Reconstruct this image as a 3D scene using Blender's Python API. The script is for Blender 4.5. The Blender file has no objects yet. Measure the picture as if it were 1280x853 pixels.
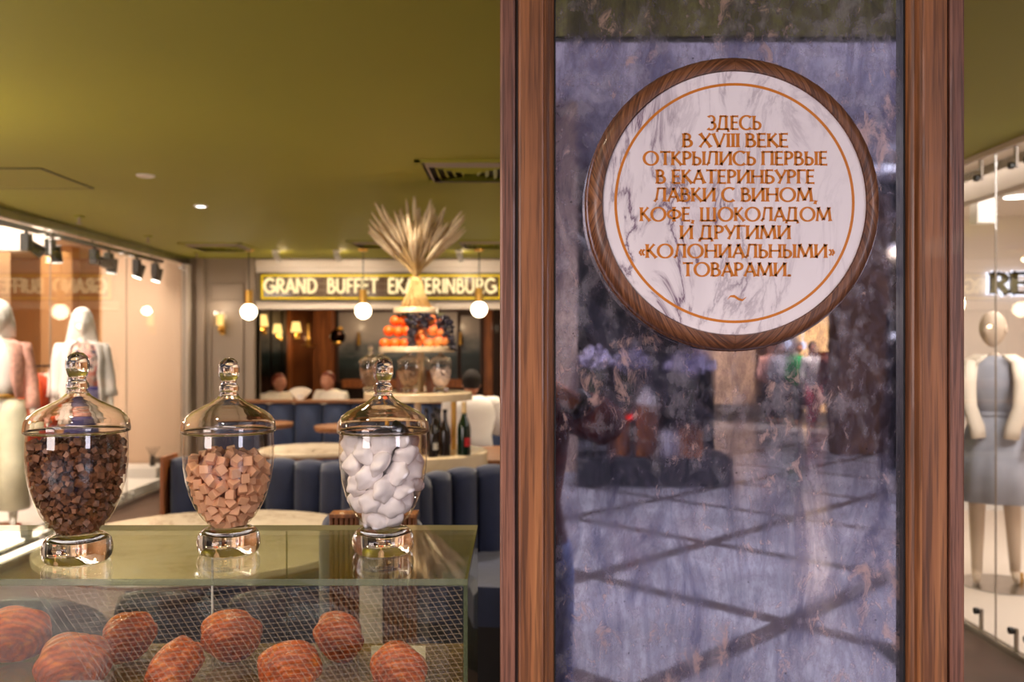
import bpy, bmesh, math, random
import numpy as np
from mathutils import Vector, Matrix, Euler
C = bpy.context.scene.collection
PI = math.pi
R = math.radians
random.seed(7)
SC = bpy.context.scene

# ------------------------------------------------------------ camera
H = 1.6; F = 1100.0; HOR = 434.0
cam = bpy.data.cameras.new('camera'); camo = bpy.data.objects.new('camera', cam); C.objects.link(camo)
cam.sensor_width = 36; cam.lens = 36*F/1280; cam.shift_y = (HOR-426.5)/1280
camo.location = (0, 0, H); camo.rotation_euler = (PI/2, 0, 0)
cam.clip_start = 0.02; cam.clip_end = 200
cam.dof.use_dof = True; cam.dof.focus_distance = 1.3; cam.dof.aperture_fstop = 5.0
SC.camera = camo
# ------------------------------------------------------------ world, exposure
w = bpy.data.worlds.new('world'); SC.world = w; w.use_nodes = True
w.node_tree.nodes['Background'].inputs[0].default_value = (0.5, 0.5, 0.62, 1)
w.node_tree.nodes['Background'].inputs[1].default_value = 0.05
SC.view_settings.view_transform = 'Standard'; SC.view_settings.look = 'None'
SC.view_settings.gamma = 1; SC.view_settings.use_curve_mapping = False
SC.view_settings.exposure = 0.0
cy = SC.cycles
cy.use_denoising = True; cy.max_bounces = 12; cy.transparent_max_bounces = 24
cy.diffuse_bounces = 4; cy.glossy_bounces = 6; cy.transmission_bounces = 10
cy.caustics_refractive = False; cy.caustics_reflective = False; cy.sample_clamp_indirect = 4.0

# ------------------------------------------------------------ lights
def area(name, loc, size, power, col, rot=(0, 0, 0), sy=None):
    l = bpy.data.lights.new(name, 'AREA'); l.energy = power; l.color = col; l.size = size
    if sy: l.shape = 'RECTANGLE'; l.size_y = sy
    o = bpy.data.objects.new(name, l); C.objects.link(o); o.location = loc; o.rotation_euler = rot
    return o
def spot(name, loc, power, col, ang=70, rot=(0, 0, 0), r=.05, blend=.6):
    l = bpy.data.lights.new(name, 'SPOT'); l.energy = power; l.color = col; l.spot_size = R(ang); l.spot_blend = blend; l.shadow_soft_size = r
    o = bpy.data.objects.new(name, l); C.objects.link(o); o.location = loc; o.rotation_euler = rot
    return o
def point(name, loc, power, col, r=.05):
    l = bpy.data.lights.new(name, 'POINT'); l.energy = power; l.color = col; l.shadow_soft_size = r
    o = bpy.data.objects.new(name, l); C.objects.link(o); o.location = loc
    return o
WARM = (1, .72, .42); WARM2 = (1, .82, .62); COOL = (.92, .91, 1); CZ = 2.67
# mall concourse behind the camera
area('mall_light', (1.6, -2.9, 4.35), 3.4, 215, COOL, sy=2.6)
area('mall_light', (-3.5, -8.5, 4.35), 3.0, 340, COOL, sy=6)
area('mall_light', (9.0, -8.5, 4.35), 3.0, 390, COOL, sy=6)
area('mall_light', (9.5, -16, 3.8), 2.0, 260, (1, .78, .55), sy=6)
area('mall_light', (7.6, -18, 3.85), 1.4, 130, (1, .74, .52), sy=2)  # added warm fill for the far floor and walls
spot('far_wall_fill', (4.6, -19.4, 3.6), 900, (1, .80, .66), 110, rot=(R(-50), 0, 0), r=.2)  # added spot that brightens the far wall
spot('far_walkers_fill', (6.0, -14.6, 3.7), 700, (1, .86, .76), 90, rot=(R(-25), 0, 0), r=.2)  # added spot that brightens the distant walkers
# unseen area fills added on both sides to light the plaque
area('plaque_fill_light', (-5.5, -6.0, 2.2), 3.0, 340, (1, .84, .80), rot=(R(88), 0, R(-38)), sy=2.6)
area('plaque_fill_light', (7.5, -5.5, 2.2), 2.6, 260, (.86, .84, 1), rot=(R(88), 0, R(48)), sy=2.6)
# shops
area('shop_light', (-4.7, 7.4, 2.82), 1.2, 175, (1, .84, .70), sy=5.0)
area('shop_light', (-4.45, 5.6, 2.6), .9, 75, (1, .89, .78), rot=(R(62), 0, R(8)), sy=.9)  # frontal fill added to brighten the left mannequins' clothes
area('shop_light', (-6.3, 10.6, 2.82), 1.2, 40, WARM, sy=2.5)
area('shop_light', (4.0, 5.4, 2.8), 1.8, 110, (1, .88, .8), sy=3.5)
# cafe downlights; the last spot is added to light the frame and photographer
for (x, y, p) in [(-.9, 2.6, 30), (-2.4, 3.6, 30), (-.7, 5.2, 55), (-2.5, 6.7, 60), (-.4, 8.2, 60), (-1.9, 9.2, 50), (1.6, 7.5, 50), (1.6, 3.6, 12), (-.75, 1.15, 12), (-.45, .30, 14)]:
    spot('cafe_spot', (x, y, CZ-.03), p*3.2, WARM2, 120, blend=.9)
for (x, y, p) in [(-3.0, 3.6, 42), (-2.3, 1.7, 26), (1.2, 8.0, 30)]:
    point('ceiling_fill_light', (x, y, 2.0), p, (1, .80, .52), .1)  # off-view fill points added to lift the green ceiling
area('shop_light', (3.3, 3.9, 2.7), .8, 42, (1, .92, .88), rot=(R(55), 0, 0))  # front fill added to brighten the right mannequin's dress
area('bar_light', (-1.8, 12.6, 2.75), 1.0, 60, WARM, sy=1.5)

# ------------------------------------------------------------ materials
def lin(c):
    f = lambda v: v/12.92 if v <= .04045 else ((v+.055)/1.055)**2.4
    return tuple(f(v/255) for v in c)+(1,)
class NT:
    def __init__(s, name):
        s.m = bpy.data.materials.new(name); s.m.use_nodes = True; s.t = s.m.node_tree
        s.t.nodes.clear(); s.out = s.t.nodes.new('ShaderNodeOutputMaterial')
    def n(s, typ, ins=None, **kw):
        nd = s.t.nodes.new('ShaderNode'+typ)
        for k, v in kw.items(): setattr(nd, k, v)
        for k, v in (ins or {}).items():
            i = nd.inputs[k]
            if hasattr(v, 'is_output') or isinstance(v, bpy.types.NodeSocket): s.t.links.new(v, i)
            else: i.default_value = v
        return nd
    def coord(s, scale=(1, 1, 1), rot=(0, 0, 0), kind='Object'):
        c = s.n('TexCoord').outputs[kind]
        return s.n('Mapping', {'Vector': c, 'Scale': scale, 'Rotation': rot}).outputs[0]
    def ramp(s, fac, stops):
        r = s.n('ValToRGB', {'Fac': fac}); e = r.color_ramp.elements
        while len(e) < len(stops): e.new(.5)
        for i, (p, c) in enumerate(stops):
            e[i].position = p; e[i].color = c if len(c) == 4 else lin(c)
        return r.outputs[0]
    def noise(s, vec, scale, detail=4, rough=.5, dist=0):
        return s.n('TexNoise', {'Vector': vec, 'Scale': scale, 'Detail': detail, 'Roughness': rough, 'Distortion': dist}).outputs[0]
    def math(s, op, a, b=0, c=0):
        return s.n('Math', {0: a, 1: b, 2: c}, operation=op).outputs[0]
    def mixc(s, f, a, b, bt='MIX'):
        nd = s.n('Mix', data_type='RGBA', blend_type=bt)
        for i, v in ((0, f), (6, a), (7, b)):
            if isinstance(v, bpy.types.NodeSocket): s.t.links.new(v, nd.inputs[i])
            else: nd.inputs[i].default_value = v
        return nd.outputs[2]
    def bump(s, h, st=.3, d=.01):
        return s.n('Bump', {'Height': h, 'Strength': st, 'Distance': d}).outputs[0]
    def pbr(s, **kw):
        ins = {}
        al = {'base': 'Base Color', 'rough': 'Roughness', 'metal': 'Metallic', 'normal': 'Normal', 'trans': 'Transmission Weight', 'ior': 'IOR',
              'sheen': 'Sheen Weight', 'coat': 'Coat Weight', 'emc': 'Emission Color', 'ems': 'Emission Strength', 'spec': 'Specular IOR Level', 'sss': 'Subsurface Weight', 'alpha': 'Alpha'}
        for k, v in kw.items(): ins[al[k]] = v
        p = s.n('BsdfPrincipled', ins); s.fin(p.outputs[0]); return p.outputs[0]
    def fin(s, sh):
        s.t.links.new(sh, s.out.inputs[0])
        return s.m
def plain(name, c, rough=.5, metal=0, var=.12, sc=8, bump=0, **kw):
    t = NT(name); v = t.noise(t.coord(), sc, 4)
    b = lin(c); dk = tuple(x*(1-var) for x in b[:3])+(1,); lt = tuple(min(1, x*(1+var)) for x in b[:3])+(1,)
    base = t.ramp(v, [(.3, dk), (.7, lt)])
    if bump: kw['normal'] = t.bump(t.noise(t.coord(), sc*12, 3), bump, .004)
    t.pbr(base=base, rough=rough, metal=metal, **kw); return t.m
def wood(name, c1, c2, c3, axis=2, sc=1.0, rough=.45, coat=.1):
    t = NT(name); s = [34*sc]*3; s[axis] = 1.1*sc
    v = t.coord(tuple(s)); n1 = t.noise(v, 1.0, 5, .6, .6)
    s2 = [230*sc]*3; s2[axis] = 7*sc
    n2 = t.noise(t.coord(tuple(s2)), 1.0, 3, .6)
    base = t.ramp(n1, [(.28, c1), (.5, c2), (.72, c3)])
    por = t.ramp(n2, [(.40, (90, 80, 75)), (.56, (255, 255, 255))])
    base = t.mixc(.55, base, por, 'MULTIPLY')
    t.pbr(base=base, rough=rough, normal=t.bump(n2, .25, .002), coat=coat); return t.m
def thin(name, tint=(1, 1, 1, 1), lo=.045, rough=.0, k=1.0, sm=None):
    t = NT(name); g = t.n('NewGeometry')
    d = t.n('VectorMath', {0: g.outputs['Normal'], 1: g.outputs['Incoming']}, operation='DOT_PRODUCT').outputs['Value']
    c = t.math('SUBTRACT', 1, t.math('ABSOLUTE', d)); f = t.math('MULTIPLY_ADD', t.math('POWER', c, 5), (1-lo)*k, lo)
    gl = t.n('BsdfGlossy', {'Roughness': rough, 'Color': (1, 1, 1, 1)}).outputs[0]
    tr = t.n('BsdfTransparent', {'Color': tint}).outputs[0]
    mx = t.n('MixShader', {0: f, 1: tr, 2: gl}).outputs[0]
    if sm:
        df = t.n('BsdfDiffuse', {'Color': lin(sm[0])}).outputs[0]
        mx = t.n('MixShader', {0: sm[1], 1: mx, 2: df}).outputs[0]
    return t.fin(mx)
def emit(name, c, st):
    t = NT(name); return t.fin(t.n('Emission', {'Color': lin(c), 'Strength': st}).outputs[0])
def glassy(name, c=(255, 255, 255), ior=1.48, rough=0.0):
    t = NT(name); return t.fin(t.n('BsdfGlass', {'Color': lin(c), 'IOR': ior, 'Roughness': rough}).outputs[0])
def marble(name, base=(240, 232, 228), vein=(120, 105, 118), sc=5, rough=.25, amt=.8, rot=(0, .55, 0), st=.28, kind='Object', side=False, dist=1.6):
    t = NT(name); v = t.coord((1, 1, st), rot, kind)
    wv = t.n('TexNoise', {'Vector': v, 'Scale': sc, 'Detail': 8, 'Roughness': .62, 'Distortion': dist}).outputs[0]
    a = t.math('ABSOLUTE', t.math('SUBTRACT', wv, .5))
    line = t.ramp(a, [(.0, (1, 1, 1, 1)), (.028, (.25, .25, .25, 1)), (.07, (0, 0, 0, 1))])
    msk = t.ramp(t.noise(t.coord((1, 1, .6), rot, kind), sc*.55, 3), [(.42, (0, 0, 0, 1)), (.62, (1, 1, 1, 1))])
    if side:   # this slab is veined on its left half, almost clear on the right
        gx = t.n('SeparateXYZ', {0: t.coord()}).outputs[0]
        msk = t.math('MINIMUM', t.math('MULTIPLY', t.math('ADD', msk, .25), t.ramp(t.math('ADD', t.math('MULTIPLY', gx, 2.4), t.math('ADD', .35, t.math('MULTIPLY', t.noise(t.coord(), 6), .3))), [(.35, (1, 1, 1, 1)), (.85, (.16, .16, .16, 1))])), 1)
    f = t.math('MULTIPLY', t.math('MULTIPLY', line, msk), amt)
    cl = t.ramp(t.noise(v, sc*1.4, 5), [(.3, (0, 0, 0, 1)), (.8, (.22, .22, .22, 1))])
    f = t.math('MINIMUM', t.math('ADD', f, t.math('MULTIPLY', cl, t.math('MULTIPLY', msk, 1.0))), 1)
    t.pbr(base=t.mixc(f, lin(base), lin(vein)), rough=rough, coat=.2); return t.m
def velvet(name, c):
    t = NT(name); b = lin(c); n = t.noise(t.coord((1, 1, .5)), 7, 4)
    base = t.ramp(n, [(.3, tuple(x*.7 for x in b[:3])+(1,)), (.7, tuple(x*1.3 for x in b[:3])+(1,))])
    t.pbr(base=base, rough=.75, sheen=.35, normal=t.bump(t.noise(t.coord(), 25, 3), .2, .01)); return t.m

M = {}
M['green_ceiling'] = plain('green_ceiling', (150, 148, 42), .6, var=.04, sc=.7)
M['dark_green'] = plain('dark_green', (60, 60, 30), .6)
M['cafe_floor'] = plain('cafe_floor', (74, 52, 46), .35, var=.2, sc=5)
M['frame_wood'] = wood('frame_wood', (104, 60, 34), (156, 98, 56), (190, 128, 76), 2, .75)
M['frame_wood_red'] = wood('frame_wood_red', (92, 54, 44), (132, 86, 66), (152, 100, 76), 2, 1.1)
M['warm_wood'] = wood('warm_wood', (92, 46, 20), (150, 84, 38), (186, 112, 56), 2, .5)
M['dark_wood'] = wood('dark_wood', (40, 22, 14), (62, 34, 20), (84, 48, 28), 2, .4)
M['table_wood'] = wood('table_wood', (110, 66, 34), (150, 96, 54), (176, 118, 68), 0, .5)
M['marble'] = marble('marble', sc=15, amt=.95, rot=(0, R(-32), 0), st=.38, side=True, dist=.8, base=(246, 236, 236), vein=(128, 104, 122))
M['table_marble'] = marble('table_marble', (222, 205, 182), (120, 95, 72), 3.5, st=1)
M['strip_marble'] = marble('strip_marble', (226, 212, 196), (36, 30, 30), 17, amt=1, rot=(0, R(-50), 0), st=.5)
M['cream_marble'] = marble('cream_marble', (238, 214, 176), (190, 150, 104), 4, amt=.5, st=1)
M['inlay'] = plain('inlay', (206, 120, 22), .4, 0, var=.06, sc=60)
M['lilac_wall'] = plain('lilac_wall', (200, 196, 208), .8, var=.05)
M['black'] = plain('black', (14, 13, 14), .45)
M['blackm'] = plain('black_metal', (26, 24, 24), .35, .6)
M['charcoal'] = plain('charcoal', (50, 50, 56), .6)
M['steel'] = plain('steel', (190, 188, 186), .25, 1)
M['brass'] = plain('brass', (206, 160, 80), .28, 1)
M['beige_wall'] = plain('beige_wall', (216, 186, 160), .7, var=.04, sc=1)
M['tan_wall'] = plain('tan_wall', (198, 154, 112), .7, var=.08, sc=1)
M['greige'] = plain('greige', (150, 134, 120), .55, var=.04, sc=1)
M['white'] = plain('white', (236, 232, 228), .45, var=.03)
M['offwhite'] = plain('offwhite', (228, 214, 202), .5, var=.03, sc=1)
M['velvet'] = velvet('blue_velvet', (28, 39, 72))
M['velvet_back'] = velvet('blue_velvet_back', (42, 55, 88))
M['yellow'] = plain('yellow_trim', (226, 196, 20), .5, emc=lin((226, 196, 20)), ems=.25)
M['sign_tile'] = plain('sign_tile', (96, 74, 56), .18, var=.3, sc=3)
M['grout'] = plain('grout', (150, 132, 108), .8)
M['letter_glow'] = emit('letter_glow', (255, 226, 165), 1.45)
M['globe_glow'] = emit('globe_glow', (255, 236, 200), 9)
M['lamp_glow'] = emit('lamp_glow', (255, 250, 240), 8)
M['shade_glow'] = emit('shade_glow', (255, 208, 120), 1.7)
M['screen_glow'] = emit('screen_glow', (150, 170, 255), 3.2)
M['white_glow'] = emit('white_glow', (235, 235, 255), 2.0)
M['warm_glow'] = emit('warm_glow', (255, 196, 130), 2.2)
M['red_led'] = emit('red_led', (255, 20, 20), 3)
M['pane'] = thin('window_pane', (.97, .98, .97, 1))
M['case_pane'] = thin('case_pane', (.93, .95, .92, 1), lo=.022)
M['shelf_pane'] = thin('shelf_pane', (.8, .72, .55, 1), lo=.05, sm=((150, 122, 84), .35))
M['pale_edge'] = plain('pale_glass_edge', (214, 200, 160), .4)
M['case_top'] = thin('case_top_pane', (.90, .92, .84, 1), lo=.07, k=1.0)
M['bowl'] = thin('bowl_glass', (.97, .95, .92, 1), lo=.06, k=.9)
M['lid_dome'] = thin('lid_glass', (.95, .93, .88, 1), lo=.10, k=1.0)
M['glass'] = glassy('solid_glass', (254, 252, 250))
M['green_edge'] = thin('green_glass_edge', (.52, .58, .44, 1), lo=.10, sm=((120, 124, 92), .5))
M['lattice'] = plain('lattice', (196, 150, 120), .5)
M['choc'] = plain('dark_sugar', (120, 78, 50), .45, var=.6, sc=90)
M['cube'] = plain('caramel', (222, 166, 124), .6, var=.1, sc=20)
M['meringue'] = plain('meringue', (244, 236, 232), .6, var=.03, sc=30, sss=.0)
M['white_fill'] = plain('white_fill', (226, 206, 200), .6, var=.3, sc=40)
M['brown_fill'] = plain('brown_fill', (140, 108, 84), .6, var=.4, sc=40)
M['orange'] = plain('orange_peel', (238, 98, 16), .42, var=.1, sc=30, bump=.3)
M['grape'] = plain('grape', (26, 20, 38), .3, var=.4, sc=30)
M['stem'] = plain('stem', (120, 130, 60), .6)
M['leaf'] = plain('leaf', (60, 74, 42), .6, var=.3)
M['straw'] = plain('straw', (224, 190, 128), .7, var=.15, sc=12)
M['plume'] = plain('plume', (248, 226, 192), .9, var=.12, sc=30)
t = NT('peach'); t.pbr(base=t.ramp(t.noise(t.coord(), 14, 3), [(.35, (226, 84, 50)), (.6, (244, 160, 84))]), rough=.6); M['peach'] = t.m
t = NT('pastry'); v = t.coord((1, 1, 1)); nn = t.noise(v, 24, 6, .6, .8); wv = t.n('TexWave', {'Vector': t.n('VectorMath', {0: v, 1: (-.012, .045, -.015)}, operation='ADD').outputs[0], 'Scale': 34, 'Distortion': 3.2, 'Detail': 4, 'Detail Scale': 3}, wave_type='RINGS', rings_direction='SPHERICAL').outputs[1]
b = t.ramp(nn, [(.28, (122, 44, 10)), (.5, (196, 88, 20)), (.72, (236, 140, 50))]); b = t.mixc(.36, b, t.ramp(wv, [(.2, (110, 60, 40)), (.7, (255, 235, 210))]), 'MULTIPLY')
t.pbr(base=b, rough=.4, normal=t.bump(t.math('ADD', wv, t.math('MULTIPLY', t.noise(v, 160, 3), .5)), .5, .002)); M['pastry'] = t.m
M['paper'] = plain('kraft_paper', (196, 150, 96), .8, var=.1, sc=20)
M['card'] = plain('grey_card', (112, 92, 84), .7)
M['cream_card'] = plain('cream_card', (226, 210, 170), .6)
M['skin'] = plain('skin', (196, 132, 104), .55, sss=.05)
M['dark_hair'] = plain('dark_hair', (30, 20, 16), .9)
M['red_hair'] = plain('auburn_hair', (120, 52, 34), .5)
M['mannequin'] = plain('mannequin', (232, 226, 218), .35, var=.02)
M['tan_mannequin'] = plain('tan_mannequin', (212, 190, 168), .4, var=.03)
M['white_hair'] = plain('white_wig', (246, 240, 232), .6, var=.03)
M['white_cloth'] = plain('white_cloth', (246, 240, 236), .8, var=.03, bump=.2)
t = NT('floral_print'); vo = t.n('TexVoronoi', {'Vector': t.coord(), 'Scale': 26, 'Randomness': 1}); 
t.pbr(base=t.ramp(vo.outputs['Color'], [(.15, (50, 48, 96)), (.35, (246, 220, 200)), (.6, (236, 130, 120)), (.85, (250, 236, 230))]), rough=.8); M['floral'] = t.m
M['navy'] = plain('navy_cloth', (62, 60, 120), .8)
M['pink_cloth'] = plain('pink_cloth', (240, 176, 160), .8, var=.25, sc=30)
M['ivory_cloth'] = plain('ivory_cloth', (232, 224, 196), .8)
M['orange_cloth'] = plain('orange_cloth', (222, 84, 24), .8, var=.1)
M['rust_cloth'] = plain('rust_cloth', (176, 62, 24), .8, var=.1)
M['grey_cloth'] = plain('grey_cloth', (172, 174, 188), .8, var=.08)
M['cream_cloth'] = plain('cream_cloth', (238, 224, 206), .8, var=.05)
M['denim'] = plain('denim', (136, 148, 200), .85, var=.15, sc=30, bump=.3)
M['plum_cloth'] = plain('plum_cloth', (104, 40, 28), .85, var=.3, sc=12)
M['green_cloth'] = plain('green_cloth', (30, 150, 80), .8)
M['magenta_cloth'] = plain('magenta_cloth', (160, 60, 80), .8)
M['bottle_green'] = plain('bottle_green', (14, 30, 14), .12)
M['foil'] = plain('gold_foil', (226, 196, 140), .3, .8)
M['red_label'] = plain('red_label', (200, 30, 40), .5)
M['pale_label'] = plain('pale_label', (222, 214, 196), .5)
M['dark_bottle'] = plain('dark_bottle', (30, 20, 14), .12)
M['lavender'] = plain('lavender_petals', (188, 180, 212), .7, var=.6, sc=9)
M['stone_tile'] = plain('stone_tile', (184, 181, 188), .16, var=.22, sc=1.2, spec=.6)
M['dark_strip'] = plain('dark_strip', (104, 92, 92), .16, var=.25, sc=3)
M['warm_stone'] = plain('warm_stone', (190, 166, 150), .5, var=.2, sc=3)
M['brown_panel'] = plain('brown_panel', (112, 78, 56), .4, var=.3, sc=3)
# landscape picture: dark grey clouds over teal hills
t = NT('dusky_picture'); gx = t.n('SeparateXYZ', {0: t.coord((1, 1, 1))}).outputs[2]
nz = t.noise(t.coord((1, 1, 3)), 1.6, 5, .6); f = t.math('ADD', gx, t.math('MULTIPLY', t.math('SUBTRACT', nz, .5), .9))
t.pbr(base=t.ramp(t.math('ADD', f, 0.1), [(.15, (14, 20, 18)), (.42, (34, 48, 52)), (.6, (96, 98, 100)), (.85, (150, 140, 136))]), rough=.3); M['picture'] = t.m
# antique mirror: silver with clouded, spotted and streaked backing
t = NT('antique_mirror'); vo = t.coord((1, 1, 1)); vs = t.coord((1, 1, .30)); v2 = t.coord((1, 1, .62))
drip = t.noise(vs, 15, 8, .68, 1.0); blot = t.noise(v2, 42, 7, .68, .6); big = t.noise(v2, 6.0, 4); fine = t.noise(v2, 70, 5, .7)
peach = t.ramp(t.math('ADD', t.math('MULTIPLY', blot, .60), t.math('MULTIPLY', big, .40)), [(.555, (0, 0, 0, 1)), (.60, (.7, .7, .7, 1)), (.64, (1, 1, 1, 1))])
halo = t.ramp(t.math('ADD', t.math('MULTIPLY', blot, .5), t.math('MULTIPLY', big, .5)), [(.46, (0, 0, 0, 1)), (.6, (1, 1, 1, 1))])
vor = t.n('TexVoronoi', {'Vector': vo, 'Scale': 75, 'Randomness': 1}).outputs['Distance']
spots = t.ramp(t.math('ADD', vor, t.math('MULTIPLY', t.noise(vo, 30, 3), .9)), [(.40, (1, 1, 1, 1)), (.47, (0, 0, 0, 1))])
dmask = t.ramp(drip, [(.42, (0, 0, 0, 1)), (.62, (1, 1, 1, 1))])
fmask = t.ramp(fine, [(.45, (0, 0, 0, 1)), (.7, (1, 1, 1, 1))])
nrm = t.bump(t.noise(vo, 22, 2), .012, .002)
tint = t.mixc(dmask, lin((205, 204, 214)), lin((132, 130, 152))); tint = t.mixc(fmask, tint, lin((172, 164, 176)))
gl = t.n('BsdfGlossy', {'Color': tint, 'Roughness': t.math('ADD', t.math('MULTIPLY', dmask, .05), .012), 'Normal': nrm}).outputs[0]
haze = t.n('BsdfGlossy', {'Color': t.mixc(halo, lin((150, 150, 180)), lin((196, 180, 190))), 'Roughness': .28, 'Normal': nrm}).outputs[0]
f1 = t.math('ADD', t.math('MULTIPLY', halo, .26), t.math('ADD', t.math('MULTIPLY', fmask, .20), .03))
mx = t.n('MixShader', {0: f1, 1: gl, 2: haze}).outputs[0]
pr_ = t.n('BsdfGlossy', {'Color': lin((238, 200, 184)), 'Roughness': .38}).outputs[0]; pd_ = t.n('BsdfDiffuse', {'Color': lin((214, 170, 156))}).outputs[0]
pm = t.n('MixShader', {0: .22, 1: pr_, 2: pd_}).outputs[0]
pale = t.ramp(t.math('ADD', t.math('MULTIPLY', t.noise(t.coord((1, 1, .8)), 34, 3, .55), .6), t.math('MULTIPLY', t.noise(v2, 4.5, 3), .4)), [(.50, (0, 0, 0, 1)), (.60, (1, 1, 1, 1))])
pal = t.n('BsdfGlossy', {'Color': lin((242, 232, 238)), 'Roughness': .42, 'Normal': nrm}).outputs[0]
mx = t.n('MixShader', {0: t.math('MULTIPLY', pale, .15), 1: mx, 2: pal}).outputs[0]
mx = t.n('MixShader', {0: t.math('MULTIPLY', peach, .55), 1: mx, 2: pm}).outputs[0]
dk = t.n('BsdfDiffuse', {'Color': lin((26, 22, 26))}).outputs[0]
M['mirror'] = t.fin(t.n('MixShader', {0: t.math('MULTIPLY', spots, .6), 1: mx, 2: dk}).outputs[0])
# plaque ring: radial chevron grain
t = NT('plaque_wood'); sx = t.n('SeparateXYZ', {0: t.coord((1, 1, 1))})
ang = t.math('ARCTAN2', sx.outputs[0], sx.outputs[2]); rad = t.math('SQRT', t.math('ADD', t.math('POWER', sx.outputs[0], 2), t.math('POWER', sx.outputs[2], 2)))
q = t.math('PINGPONG', ang, PI/2)
u = t.math('ADD', t.math('MULTIPLY', q, 52), t.math('MULTIPLY', rad, 420))
cv = t.n('CombineXYZ', {0: u, 1: t.math('MULTIPLY', rad, 14), 2: t.math('MULTIPLY', sx.outputs[1], 80)}).outputs[0]
n1 = t.noise(cv, .9, 4, .6)
t.pbr(base=t.ramp(n1, [(.3, (56, 30, 20)), (.48, (108, 66, 42)), (.7, (156, 104, 70))]), rough=.4, normal=t.bump(n1, .3, .002), coat=.15); M['plaque_wood'] = t.m

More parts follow.
